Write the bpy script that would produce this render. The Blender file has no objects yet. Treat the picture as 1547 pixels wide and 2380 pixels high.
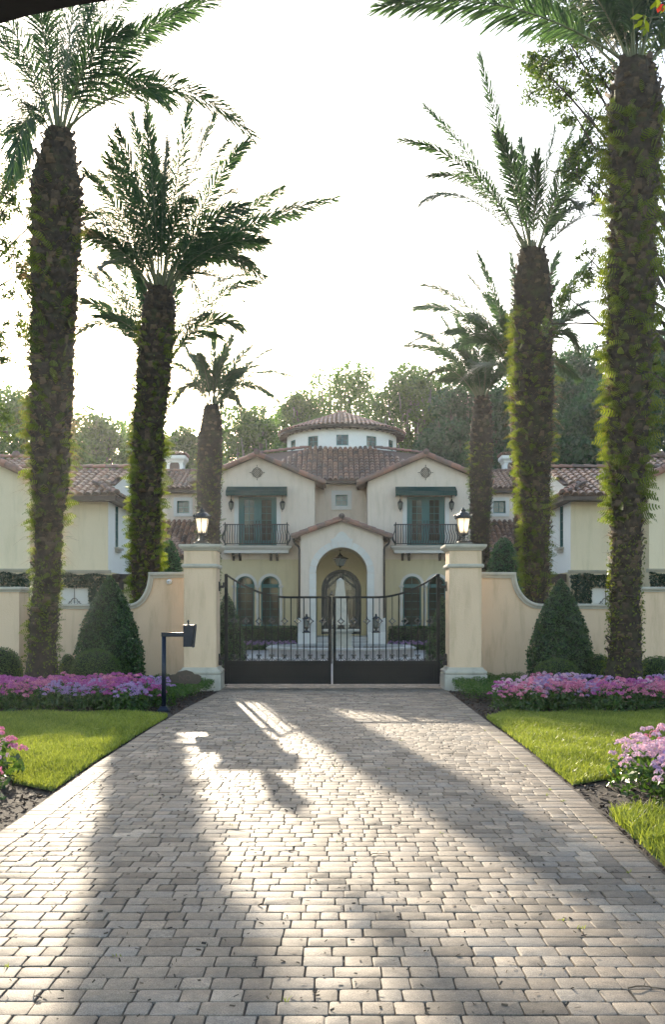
import bpy, math, random
import numpy as np
from mathutils import Vector, Matrix
from mathutils.geometry import tessellate_polygon
random.seed(7); RNG = np.random.default_rng(7)
R = math.radians; PI = math.pi
scene = bpy.context.scene; COL = scene.collection

# ------------------------------------------------------------------ camera
cam_d = bpy.data.cameras.new("camera"); cam = bpy.data.objects.new("camera", cam_d); COL.objects.link(cam)
cam.location = (0, 0, 1.6); cam.rotation_euler = (R(90), 0, 0)
cam_d.sensor_fit = 'VERTICAL'; cam_d.sensor_height = 36; cam_d.lens = 33.28
cam_d.shift_y = 0.0975; cam_d.clip_end = 1000; cam_d.clip_start = 0.05
scene.camera = cam
# ------------------------------------------------------------------ sky and sun
SUN_EL, SUN_AZ = R(16.55), R(-11.3)          # azimuth measured from +Y towards +X
w = bpy.data.worlds.new("World"); scene.world = w; w.use_nodes = True
wn = w.node_tree.nodes; wn.clear()
sky = wn.new('ShaderNodeTexSky'); sky.sky_type = 'NISHITA'; sky.sun_disc = False
sky.sun_elevation = SUN_EL; sky.sun_rotation = SUN_AZ
sky.air_density = 1.0; sky.dust_density = 1.3; sky.ozone_density = 0.3
bg = wn.new('ShaderNodeBackground'); bg.inputs[1].default_value = 0.15
wo = wn.new('ShaderNodeOutputWorld')
w.node_tree.links.new(sky.outputs[0], bg.inputs[0]); w.node_tree.links.new(bg.outputs[0], wo.inputs[0])
sd = bpy.data.lights.new("sun", 'SUN'); sd.energy = 2.9; sd.angle = R(0.5); sd.color = (1.0, 0.86, 0.66)
so = bpy.data.objects.new("sun", sd); COL.objects.link(so)
S = Vector((math.sin(SUN_AZ)*math.cos(SUN_EL), math.cos(SUN_AZ)*math.cos(SUN_EL), math.sin(SUN_EL)))
so.rotation_euler = S.to_track_quat('Z', 'Y').to_euler(); so.location = (0, 0, 30)
scene.view_settings.view_transform = 'Standard'; scene.view_settings.look = 'None'
scene.view_settings.gamma = 1; scene.view_settings.exposure = 1.85
scene.render.engine = 'CYCLES'

# ------------------------------------------------------------------ helpers
F = 2200.0; CX = 773.5; HY = 1422.0
def P(x, y, D): k = F/D; return Vector(((x-CX)/k, D, 1.6-(y-HY)/k))
def PX(x, D): return (x-CX)*D/F
def PZ(y, D): return 1.6-(y-HY)*D/F

def origin(o):
    v = Vector((0, 0, 0))
    while o is not None: v += o.location; o = o.parent
    return v
def make_obj(name, me, mats, parent=None, loc=None):
    for m in (mats if isinstance(mats, (list, tuple)) else [mats]): me.materials.append(m)
    o = bpy.data.objects.new(name, me); COL.objects.link(o)
    if parent is not None: o.parent = parent
    if loc is not None: o.location = loc
    return o
def thing(name, label, cat, loc=(0, 0, 0), group=None):
    o = bpy.data.objects.new(name, None); COL.objects.link(o); o.location = loc
    o.empty_display_size = 0.2
    o['label'] = label; o['category'] = cat
    if group: o['group'] = group
    return o
def tag(o, label, cat, group=None, kind=None):
    o['label'] = label; o['category'] = cat
    if group: o['group'] = group
    if kind: o['kind'] = kind
    return o
def struct(o): o['kind'] = 'structure'; return o

def np_mesh(name, V, Fc, tint=None, smooth=False, mi=None):
    """V (n,3); Fc (m,k) int array or list of arrays with the same k; tint (m,)"""
    me = bpy.data.meshes.new(name)
    if not isinstance(Fc, list): Fc = [Fc]
    nf = sum(len(f) for f in Fc); nl = sum(f.size for f in Fc)
    me.vertices.add(len(V)); me.vertices.foreach_set('co', np.asarray(V, dtype=np.float32).ravel())
    me.loops.add(nl); me.loops.foreach_set('vertex_index', np.concatenate([f.ravel() for f in Fc]).astype(np.int32))
    me.polygons.add(nf)
    tot = np.concatenate([np.full(len(f), f.shape[1]) for f in Fc]).astype(np.int32)
    st = np.concatenate([[0], np.cumsum(tot)[:-1]]).astype(np.int32)
    me.polygons.foreach_set('loop_start', st); me.polygons.foreach_set('loop_total', tot)
    if smooth: me.polygons.foreach_set('use_smooth', np.ones(nf, dtype=bool))
    if mi is not None: me.polygons.foreach_set('material_index', np.asarray(mi, dtype=np.int32))
    at = me.attributes.new('tint', 'FLOAT', 'FACE')
    at.data.foreach_set('value', np.asarray(tint if tint is not None else np.full(nf, .5), dtype=np.float32))
    me.update(calc_edges=True)
    return me

class MB:
    def __init__(s): s.v = []; s.f = []; s.t = []; s.sm = []
    def add(s, vs, fs, t=.5, smooth=False):
        n = len(s.v); s.v += [tuple(v) for v in vs]
        for f in fs: s.f.append(tuple(i+n for i in f)); s.t.append(t); s.sm.append(smooth)
    def box(s, a, b, t=.5, bev=0):
        x0, x1 = sorted((a[0], b[0])); y0, y1 = sorted((a[1], b[1])); z0, z1 = sorted((a[2], b[2]))
        if bev <= 0 or min(x1-x0, y1-y0, z1-z0) < 2.5*bev:
            vs = [(x, y, z) for x in (x0, x1) for y in (y0, y1) for z in (z0, z1)]
            s.add(vs, [(0, 1, 3, 2), (4, 6, 7, 5), (0, 4, 5, 1), (2, 3, 7, 6), (0, 2, 6, 4), (1, 5, 7, 3)], t)
        else:
            c = bev
            def ring(xa, xb, ya, yb, z, k): return [(xa+k, ya, z), (xb-k, ya, z), (xb, ya+k, z), (xb, yb-k, z), (xb-k, yb, z), (xa+k, yb, z), (xa, yb-k, z), (xa, ya+k, z)]
            rs = [ring(x0+c, x1-c, y0+c, y1-c, z0, c*.3), ring(x0, x1, y0, y1, z0+c, c), ring(x0, x1, y0, y1, z1-c, c), ring(x0+c, x1-c, y0+c, y1-c, z1, c*.3)]
            s.loft(rs, t=t, closed=True, caps=True)
    def loft(s, rings, t=.5, closed=True, caps=True, smooth=False):
        n = len(rings[0]); vs = [p for r in rings for p in r]; fs = []
        for i in range(len(rings)-1):
            for j in range(n if closed else n-1):
                a = i*n+j; b = i*n+(j+1) % n
                fs.append((a, b, b+n, a+n))
        if caps: fs.append(tuple(reversed(range(n)))); fs.append(tuple(range((len(rings)-1)*n, len(rings)*n)))
        s.add(vs, fs, t, smooth)
    def tube(s, pts, r, n=8, t=.5, caps=True, smooth=True, closed=False):
        pts = [Vector(p) for p in pts]; m = len(pts); rs = r if isinstance(r, (list, tuple)) else [r]*m
        up = None; rings = []
        for i, p in enumerate(pts):
            if closed: d = (pts[(i+1) % m]-pts[(i-1) % m])
            else: d = pts[min(i+1, m-1)]-pts[max(i-1, 0)]
            d.normalize()
            if up is None:
                up = Vector((0, 0, 1)) if abs(d.z) < .9 else Vector((0, 1, 0))
            x = d.cross(up)
            if x.length < 1e-4: x = d.orthogonal()
            x.normalize(); y = x.cross(d).normalized(); up = y
            rings.append([p+(x*math.cos(2*PI*j/n)+y*math.sin(2*PI*j/n))*rs[i] for j in range(n)])
        if closed: rings.append(rings[0])
        s.loft(rings, t, True, caps and not closed, smooth)
    def bar(s, a, b, w, d=None, t=.5):
        """square bar from a to b: w across, d in the other direction"""
        a = Vector(a); b = Vector(b); d = w if d is None else d; dr = (b-a).normalized()
        up = Vector((0, 1, 0)) if abs(dr.y) < .9 else Vector((0, 0, 1))
        x = dr.cross(up).normalized(); y = x.cross(dr).normalized()
        r = [x*w/2+y*d/2, -x*w/2+y*d/2, -x*w/2-y*d/2, x*w/2-y*d/2]
        s.loft([[a+q for q in r], [b+q for q in r]], t)
    def lathe(s, c, prof, n=24, t=.5, smooth=True, a0=0, rot=0):
        c = Vector(c)
        s.loft([[c+Vector((r*math.cos(2*PI*j/n+rot), r*math.sin(2*PI*j/n+rot), z)) for j in range(n)] for r, z in prof], t, True, True, smooth)
    def sweep_sq(s, cx, cy, hx, hy, prof, t=.5):
        """rectangular moulding: prof = [(offset, z)] round a rectangle of half-size hx, hy"""
        s.loft([[(cx-hx-o, cy-hy-o, z), (cx+hx+o, cy-hy-o, z), (cx+hx+o, cy+hy+o, z), (cx-hx-o, cy+hy+o, z)] for o, z in prof], t)
    def prism(s, poly, d, t=.5):
        """poly: 3D points of a planar outline, extruded by vector d"""
        d = Vector(d); A = [Vector(p) for p in poly]; n = len(A)
        tri = tessellate_polygon([A]); vs = A+[p+d for p in A]
        fs = [tuple(x) for x in tri]+[tuple(i+n for i in reversed(x)) for x in tri]
        fs += [(i, (i+1) % n, (i+1) % n+n, i+n) for i in range(n)]
        s.add(vs, fs, t)
    def holed(s, O, u, v, outer, holes, d, t=.5):
        """flat panel (outline in u,v coordinates) with holes, extruded by vector d"""
        O = Vector(O); u = Vector(u); v = Vector(v); d = Vector(d)
        loops = [[O+u*a+v*b for a, b in lp] for lp in [outer]+holes]
        tri = tessellate_polygon(loops); flat = [p for lp in loops for p in lp]; n = len(flat)
        vs = flat+[p+d for p in flat]
        fs = [tuple(x) for x in tri]+[tuple(i+n for i in reversed(x)) for x in tri]
        k = 0
        for lp in loops:
            m = len(lp)
            fs += [(k+i, k+(i+1) % m, k+(i+1) % m+n, k+i+n) for i in range(m)]
            k += m
        s.add(vs, fs, t)
    def mirror(s, cx):
        s.v = [(2*cx-x, y, z) for x, y, z in s.v]; s.f = [tuple(reversed(f)) for f in s.f]; return s
    def build(s, name, mat, parent=None, loc=None):
        o0 = origin(parent) if parent is not None else Vector((0, 0, 0))
        if loc is not None: o0 = o0+Vector(loc)
        me = bpy.data.meshes.new(name)
        me.from_pydata([(x-o0.x, y-o0.y, z-o0.z) for x, y, z in s.v], [], s.f)
        me.polygons.foreach_set('use_smooth', s.sm)
        at = me.attributes.new('tint', 'FLOAT', 'FACE'); at.data.foreach_set('value', s.t)
        me.update()
        return make_obj(name, me, mat, parent, loc)

def arch_pts(cx, z0, zs, hw, n=16, rise=None):
    """outline of a round-headed opening, counter-clockwise from bottom left"""
    rise = hw if rise is None else rise
    return [(cx-hw, z0), (cx+hw, z0)]+[(cx+hw*math.cos(PI*i/n), zs+rise*math.sin(PI*i/n)) for i in range(n+1)]
def rect(x0, x1, z0, z1): return [(x0, z0), (x1, z0), (x1, z1), (x0, z1)]
def dup(root, loc, label=None, group=None, rz=0, sc=1):
    r = root.copy(); COL.objects.link(r); r.location = loc; r.rotation_euler = (0, 0, rz); r.scale = (sc, sc, sc)
    if label: r['label'] = label
    if group: r['group'] = group
    for ch in root.children:
        c = ch.copy(); COL.objects.link(c); c.parent = r
        for g in ch.children:
            d = g.copy(); COL.objects.link(d); d.parent = c
    return r

# ------------------------------------------------------------------ materials
def mat(name, c1, c2=None, rough=.7, scale=6, bump=0, bscale=40, spec=.4, metal=0, stain=None, stain_scale=1.2, detail=6, streak=False):
    m = bpy.data.materials.new(name); m.use_nodes = True; nt = m.node_tree; N = nt.nodes; L = nt.links
    b = N['Principled BSDF']; b.inputs['Roughness'].default_value = rough; b.inputs['Metallic'].default_value = metal
    b.inputs['Specular IOR Level'].default_value = spec
    c2 = c2 or c1
    tc = N.new('ShaderNodeTexCoord'); nz = N.new('ShaderNodeTexNoise'); nz.inputs['Scale'].default_value = scale; nz.inputs['Detail'].default_value = detail
    L.new(tc.outputs['Object'], nz.inputs['Vector'])
    at = N.new('ShaderNodeAttribute'); at.attribute_name = 'tint'
    ad = N.new('ShaderNodeMath'); ad.operation = 'ADD'; L.new(nz.outputs['Fac'], ad.inputs[0]); L.new(at.outputs['Fac'], ad.inputs[1])
    mr = N.new('ShaderNodeMapRange'); mr.inputs[1].default_value = .45; mr.inputs[2].default_value = 1.55; L.new(ad.outputs[0], mr.inputs[0])
    mx = N.new('ShaderNodeMix'); mx.data_type = 'RGBA'; mx.inputs[6].default_value = (*c1, 1); mx.inputs[7].default_value = (*c2, 1)
    L.new(mr.outputs[0], mx.inputs[0]); out = mx.outputs[2]
    if stain:
        n2 = N.new('ShaderNodeTexNoise'); n2.inputs['Scale'].default_value = stain_scale; n2.inputs['Detail'].default_value = 8; n2.inputs['Roughness'].default_value = .65
        mpp = N.new('ShaderNodeMapping'); mpp.inputs['Scale'].default_value = (2.2, 2.2, .35) if streak else (1, 1, 1); L.new(tc.outputs['Object'], mpp.inputs[0]); L.new(mpp.outputs[0], n2.inputs['Vector'])
        r2 = N.new('ShaderNodeMapRange'); r2.inputs[1].default_value = .5; r2.inputs[2].default_value = .75; r2.inputs[4].default_value = .8; L.new(n2.outputs['Fac'], r2.inputs[0])
        m2 = N.new('ShaderNodeMix'); m2.data_type = 'RGBA'; m2.inputs[7].default_value = (*stain, 1); L.new(r2.outputs[0], m2.inputs[0]); L.new(out, m2.inputs[6]); out = m2.outputs[2]
    L.new(out, b.inputs['Base Color'])
    if bump:
        n3 = N.new('ShaderNodeTexNoise'); n3.inputs['Scale'].default_value = bscale; n3.inputs['Detail'].default_value = 5
        L.new(tc.outputs['Object'], n3.inputs['Vector'])
        bp = N.new('ShaderNodeBump'); bp.inputs['Strength'].default_value = bump; bp.inputs['Distance'].default_value = .01
        L.new(n3.outputs['Fac'], bp.inputs['Height']); L.new(bp.outputs[0], b.inputs['Normal'])
    return m
def leaf_mat(name, c1, c2, trans=.5, rough=.45, spec=.3, tcol=None, tgain=1.6):
    m = bpy.data.materials.new(name); m.use_nodes = True; nt = m.node_tree; N = nt.nodes; L = nt.links
    b = N['Principled BSDF']; b.inputs['Roughness'].default_value = rough; b.inputs['Specular IOR Level'].default_value = spec
    at = N.new('ShaderNodeAttribute'); at.attribute_name = 'tint'
    mx = N.new('ShaderNodeMix'); mx.data_type = 'RGBA'; mx.inputs[6].default_value = (*c1, 1); mx.inputs[7].default_value = (*c2, 1)
    L.new(at.outputs['Fac'], mx.inputs[0]); L.new(mx.outputs[2], b.inputs['Base Color'])
    tr = N.new('ShaderNodeBsdfTranslucent')
    m2 = N.new('ShaderNodeMix'); m2.data_type = 'RGBA'; m2.blend_type = 'MULTIPLY'; m2.inputs[0].default_value = 1
    tc = tcol or (tgain*1.15, tgain*1.1, tgain*.5)
    m2.clamp_result = False
    L.new(mx.outputs[2], m2.inputs[6]); m2.inputs[7].default_value = (*tc, 1); L.new(m2.outputs[2], tr.inputs['Color'])
    ms = N.new('ShaderNodeMixShader'); ms.inputs[0].default_value = trans
    L.new(b.outputs[0], ms.inputs[1]); L.new(tr.outputs[0], ms.inputs[2]); L.new(ms.outputs[0], N['Material Output'].inputs['Surface'])
    return m
M = {}
M['plaster'] = mat('plaster', (.66, .54, .43), (.72, .61, .50), .9, 3, .35, 60, stain=(.50, .42, .31), stain_scale=1.6, streak=True)
M['plaster_wing'] = mat('plaster_wing', (.63, .53, .36), (.69, .59, .42), .9, 3, .35, 60, stain=(.52, .45, .29), stain_scale=1.6, streak=True)
M['plaster_ground'] = mat('plaster_ground', (.58, .49, .29), (.64, .55, .35), .9, 3, .35, 60, stain=(.50, .42, .25), stain_scale=1.6, streak=True)
M['plaster_white'] = mat('plaster_white', (.74, .72, .66), (.80, .78, .73), .9, 3, .3, 60)
M['plaster_yellow'] = mat('plaster_yellow', (.56, .46, .25), (.62, .52, .30), .9, 3, .3, 60)
M['wall'] = mat('wall_plaster', (.60, .435, .285), (.68, .51, .345), .9, 2, .8, 45, stain=(.44, .315, .19), stain_scale=2.4, streak=True)
M['stone'] = mat('cast_stone', (.40, .365, .295), (.50, .455, .37), .85, 5, .4, 30, stain=(.26, .25, .21), stain_scale=3)
M['stone_pale'] = mat('pale_stone', (.60, .575, .52), (.68, .65, .59), .85, 5, .25, 30)
M['joint'] = mat('joint', (.34, .33, .30), rough=.9)
M['tile'] = mat('roof_tile', (.075, .048, .034), (.36, .19, .115), .5, 14, .3, 50, stain=(.12, .105, .095), stain_scale=2.5)
M['tile_rake'] = mat('rake_tile', (.15, .11, .09), (.38, .18, .12), .75, 7, .3, 50, stain=(.14, .12, .10), stain_scale=2)
M['tile_bed'] = mat('tile_bed', (.10, .07, .055), (.16, .10, .08), .9, 10)
M['iron'] = mat('black_iron', (.010, .010, .010), (.016, .015, .014), .24, 9, .0, 90, spec=.7)
M['iron_dull'] = mat('painted_iron', (.006, .0068, .0072), (.011, .0115, .0115), .45, 9, .1, 90, spec=.1)
M['iron_matt'] = mat('bronze_iron', (.012, .010, .009), (.025, .020, .017), .5, 9)
M['teal'] = mat('teal_paint', (.016, .105, .105), (.028, .14, .138), .5, 9)
M['awning'] = mat('awning_cloth', (.006, .040, .036), (.010, .055, .048), .9, 12, .2, 200, spec=.1)
M['wood'] = mat('dark_wood', (.035, .024, .018), (.07, .05, .038), .6, 12, .3, 30)
M['glass'] = mat('window_glass', (.007, .013, .012), (.030, .040, .022), .06, 2.2, .0, spec=.5)
M['door'] = mat('door_iron', (.008, .012, .010), (.016, .018, .015), .4, 5)
M['doorglass'] = mat('door_glass', (.04, .033, .025), (.09, .07, .05), .15, 2.2, spec=.7)
M['bark'] = mat('palm_bark', (.010, .0065, .0036), (.055, .036, .021), .9, 9, .8, 30, stain=(.05, .06, .018), stain_scale=3)
M['boot'] = mat('palm_boot', (.013, .008, .0045), (.17, .112, .065), .85, 20, .5, 50)
M['wood_trunk'] = mat('tree_bark', (.05, .042, .034), (.10, .085, .07), .9, 8, .8, 20)
M['fern'] = leaf_mat('fern_leaf', (.045, .075, .010), (.13, .165, .020), .55)
M['moss'] = leaf_mat('creeper_leaf', (.05, .075, .012), (.13, .15, .02), .5)
M['hair'] = leaf_mat('trunk_fibre', (.10, .06, .035), (.22, .15, .09), .5, tcol=(2.2, 1.8, 1.3))
M['frond'] = leaf_mat('palm_frond', (.022, .052, .034), (.060, .118, .062), .5, .4, .45, tgain=1.5)
M['rachis'] = mat('frond_stalk', (.07, .09, .04), (.16, .17, .08), .5, 9)
M['oak'] = leaf_mat('oak_leaf_hazed', (.025, .065, .02), (.075, .14, .035), .5, tcol=(2.0, 2.2, .8))  # lighter, yellower leaf tone puts the sunny haze into the colour
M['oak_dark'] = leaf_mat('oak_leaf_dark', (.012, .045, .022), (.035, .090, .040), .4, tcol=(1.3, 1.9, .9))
M['near_leaf'] = leaf_mat('near_leaf', (.025, .055, .012), (.08, .13, .02), .5, .35, .5)
M['hangmoss'] = leaf_mat('hanging_moss', (.09, .11, .08), (.18, .20, .15), .5, tcol=(1.3, 1.3, 1.1))
M['hedge'] = leaf_mat('clipped_leaf', (.010, .032, .012), (.055, .11, .03), .3, .35, .5)
M['dome_leaf'] = leaf_mat('dome_leaf', (.03, .06, .014), (.08, .13, .028), .35, .45, .35)
M['hedge_core'] = mat('hedge_core', (.006, .012, .004), (.012, .02, .006), .95)  # near-black, standing in for the shade between the leaves
M['cover'] = leaf_mat('groundcover_leaf', (.03, .075, .015), (.08, .16, .03), .45, .4, .4)
M['conifer'] = leaf_mat('conifer_leaf', (.018, .055, .028), (.05, .12, .05), .4)
M['ivy'] = leaf_mat('ivy_leaf', (.008, .026, .014), (.022, .05, .022), .15)
M['grass'] = leaf_mat('grass_blade', (.07, .105, .018), (.27, .31, .075), .5, .45, .3, tgain=1.5)
M['pleaf'] = leaf_mat('flower_foliage', (.022, .055, .016), (.07, .13, .03), .45, .4, .4)
M['pink'] = leaf_mat('pink_petal', (.50, .12, .24), (.72, .32, .42), .35, .6, .2, tcol=(1.1, 1.0, 1.0))
M['magenta'] = leaf_mat('magenta_petal', (.36, .07, .24), (.58, .18, .42), .35, .6, .2, tcol=(1.1, 1, 1))
M['violet'] = leaf_mat('violet_petal', (.32, .20, .40), (.50, .36, .56), .35, .6, .2, tcol=(1.1, 1, 1))
M['lilac'] = leaf_mat('lilac_petal', (.56, .34, .46), (.74, .54, .62), .35, .6, .2, tcol=(1.1, 1, 1))
M['mulch'] = mat('mulch', (.010, .007, .005), (.04, .027, .018), .9, 30, 1, 60)
M['chip'] = mat('mulch_chip', (.016, .009, .005), (.09, .052, .03), .85, 20)
M['soil'] = mat('ground_soil', (.035, .05, .02), (.06, .075, .03), .95, 3, .6, 20)
M['lawn_base'] = mat('lawn_base', (.035, .06, .012), (.06, .09, .02), .95, 10)
M['grit'] = mat('joint_sand', (.035, .028, .022), (.09, .072, .055), .95, 60, .8, 120)
M['camera_white'] = mat('white_plastic', (.7, .7, .7), rough=.35)
M['black'] = mat('black_plastic', (.008, .008, .009), rough=.4)
M['navy'] = mat('navy_powder_coat', (.005, .008, .018), (.008, .012, .024), .35, 9, spec=.3)
M['bronze'] = mat('bronze_plaque', (.045, .03, .02), (.08, .055, .035), .5, 20)
M['water'] = mat('fountain_water', (.30, .40, .44), (.5, .6, .62), .08, 12, .6, 20)
M['litter'] = mat('leaf_litter', (.02, .014, .010), (.12, .085, .05), .8, 20)
M['red'] = leaf_mat('red_petal', (.5, .03, .01), (.6, .06, .02), .4, tcol=(1.2, 1, 1))
# paver: tumbled concrete with speckle, colour per stone
def paver_mat():
    m = bpy.data.materials.new('paver'); m.use_nodes = True; nt = m.node_tree; N = nt.nodes; L = nt.links
    b = N['Principled BSDF']; b.inputs['Roughness'].default_value = .68; b.inputs['Specular IOR Level'].default_value = .30
    tc = N.new('ShaderNodeTexCoord'); at = N.new('ShaderNodeAttribute'); at.attribute_name = 'tint'
    cr = N.new('ShaderNodeValToRGB'); L.new(at.outputs['Fac'], cr.inputs[0]); e = cr.color_ramp.elements
    e[0].position = 0; e[0].color = (.112, .088, .064, 1); e[1].position = 1; e[1].color = (.35, .28, .205, 1)
    for p, c in ((.3, (.19, .15, .11, 1)), (.5, (.245, .19, .135, 1)), (.72, (.22, .19, .155, 1)), (.85, (.285, .22, .155, 1))):
        q = e.new(p); q.color = c
    n1 = N.new('ShaderNodeTexNoise'); n1.inputs['Scale'].default_value = 180; n1.inputs['Detail'].default_value = 3; L.new(tc.outputs['Object'], n1.inputs['Vector'])
    r1 = N.new('ShaderNodeMapRange'); r1.inputs[1].default_value = .3; r1.inputs[2].default_value = .7; r1.inputs[3].default_value = .48; r1.inputs[4].default_value = 1.2; L.new(n1.outputs['Fac'], r1.inputs[0])
    n2 = N.new('ShaderNodeTexNoise'); n2.inputs['Scale'].default_value = 1.3; n2.inputs['Detail'].default_value = 6; n2.inputs['Roughness'].default_value = .65; L.new(tc.outputs['Object'], n2.inputs['Vector'])
    r2 = N.new('ShaderNodeMapRange'); r2.inputs[1].default_value = .35; r2.inputs[2].default_value = .65; r2.inputs[3].default_value = .72; r2.inputs[4].default_value = 1.2; L.new(n2.outputs['Fac'], r2.inputs[0])
    n4 = N.new('ShaderNodeTexNoise'); n4.inputs['Scale'].default_value = 22; n4.inputs['Detail'].default_value = 6; n4.inputs['Roughness'].default_value = .7; L.new(tc.outputs['Object'], n4.inputs['Vector'])
    r4 = N.new('ShaderNodeMapRange'); r4.inputs[1].default_value = .3; r4.inputs[2].default_value = .7; r4.inputs[3].default_value = .75; r4.inputs[4].default_value = 1.22; L.new(n4.outputs['Fac'], r4.inputs[0])
    mu = N.new('ShaderNodeMath'); mu.operation = 'MULTIPLY'; L.new(r1.outputs[0], mu.inputs[0]); L.new(r2.outputs[0], mu.inputs[1])
    mu2 = N.new('ShaderNodeMath'); mu2.operation = 'MULTIPLY'; L.new(mu.outputs[0], mu2.inputs[0]); L.new(r4.outputs[0], mu2.inputs[1])
    vm = N.new('ShaderNodeVectorMath'); vm.operation = 'SCALE'; L.new(cr.outputs[0], vm.inputs[0]); L.new(mu2.outputs[0], vm.inputs['Scale'])
    L.new(vm.outputs[0], b.inputs['Base Color'])
    bp = N.new('ShaderNodeBump'); bp.inputs['Strength'].default_value = .55; bp.inputs['Distance'].default_value = .004; L.new(n1.outputs['Fac'], bp.inputs['Height'])
    b2 = N.new('ShaderNodeBump'); b2.inputs['Strength'].default_value = .5; b2.inputs['Distance'].default_value = .008; L.new(n4.outputs['Fac'], b2.inputs['Height']); L.new(bp.outputs[0], b2.inputs['Normal'])
    L.new(b2.outputs[0], b.inputs['Normal'])
    return m
M['paver'] = paver_mat()
def brick_mat(name, c1, c2, mortar, sx, sy, sc=1, rough=.75):
    m = bpy.data.materials.new(name); m.use_nodes = True; nt = m.node_tree; N = nt.nodes; L = nt.links
    b = N['Principled BSDF']; b.inputs['Roughness'].default_value = rough
    tc = N.new('ShaderNodeTexCoord'); br = N.new('ShaderNodeTexBrick'); L.new(tc.outputs['Object'], br.inputs['Vector'])
    br.inputs['Color1'].default_value = (*c1, 1); br.inputs['Color2'].default_value = (*c2, 1); br.inputs['Mortar'].default_value = (*mortar, 1)
    br.inputs['Scale'].default_value = sc; br.inputs['Brick Width'].default_value = sx; br.inputs['Row Height'].default_value = sy; br.inputs['Mortar Size'].default_value = .006
    L.new(br.outputs['Color'], b.inputs['Base Color'])
    bp = N.new('ShaderNodeBump'); bp.invert = True; bp.inputs['Distance'].default_value = .006; L.new(br.outputs['Fac'], bp.inputs['Height']); L.new(bp.outputs[0], b.inputs['Normal'])
    return m
M['court'] = brick_mat('court_paving', (.30, .27, .25), (.40, .36, .34), (.12, .10, .09), .18, .13)
M['ashlar'] = mat('step_stone', (.36, .34, .31), (.46, .44, .40), .8, 6, .3, 40)
# lamp glass
def frost():
    m = bpy.data.materials.new('frosted_pane'); m.use_nodes = True; nt = m.node_tree; N = nt.nodes; L = nt.links
    b = N['Principled BSDF']; b.inputs['Base Color'].default_value = (.9, .86, .78, 1); b.inputs['Roughness'].default_value = .25
    tr = N.new('ShaderNodeBsdfTranslucent'); tr.inputs[0].default_value = (.95, .9, .8, 1)
    ms = N.new('ShaderNodeMixShader'); ms.inputs[0].default_value = .6
    em = N.new('ShaderNodeEmission'); em.inputs[0].default_value = (1, .82, .55, 1); em.inputs[1].default_value = .05
    ad = N.new('ShaderNodeAddShader')
    L.new(b.outputs[0], ms.inputs[1]); L.new(tr.outputs[0], ms.inputs[2]); L.new(ms.outputs[0], ad.inputs[0]); L.new(em.outputs[0], ad.inputs[1])
    L.new(ad.outputs[0], N['Material Output'].inputs['Surface'])
    return m
M['frost'] = frost()
M['dullglass'] = mat('seeded_glass', (.12, .13, .11), (.22, .22, .18), .2, 8, spec=.6)
# ================================================================== GROUND
b = MB(); b.add([(-150, -25, -.10), (150, -25, -.10), (150, 175, -.10), (-150, 175, -.10)], [(0, 1, 2, 3)])
struct(b.build('ground', M['soil']))
def edgeL(y): return float(np.interp(y, [-5, 3.5, 7, 10, 13, 16, 18.5, 21], [-2.55, -2.45, -2.43, -2.50, -2.50, -2.44, -2.31, -2.30]))
def edgeR(y): return float(np.interp(y, [-5, 3.5, 5.8, 8, 11, 15, 19, 21], [1.80, 1.95, 2.03, 2.16, 2.25, 2.29, 2.33, 2.33]))
# bedding under the stones
ys = list(np.arange(-1, 21.01, 1.0))
b = MB(); vs = []; fs = []
for i, y in enumerate(ys): vs += [(edgeL(y)-.02, y, -.010), (edgeR(y)+.02, y, -.010)]
for i in range(len(ys)-1): fs.append((2*i, 2*i+1, 2*i+3, 2*i+2))
b.add(vs, fs); struct(b.build('joint_sand', M['grit']))
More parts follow.
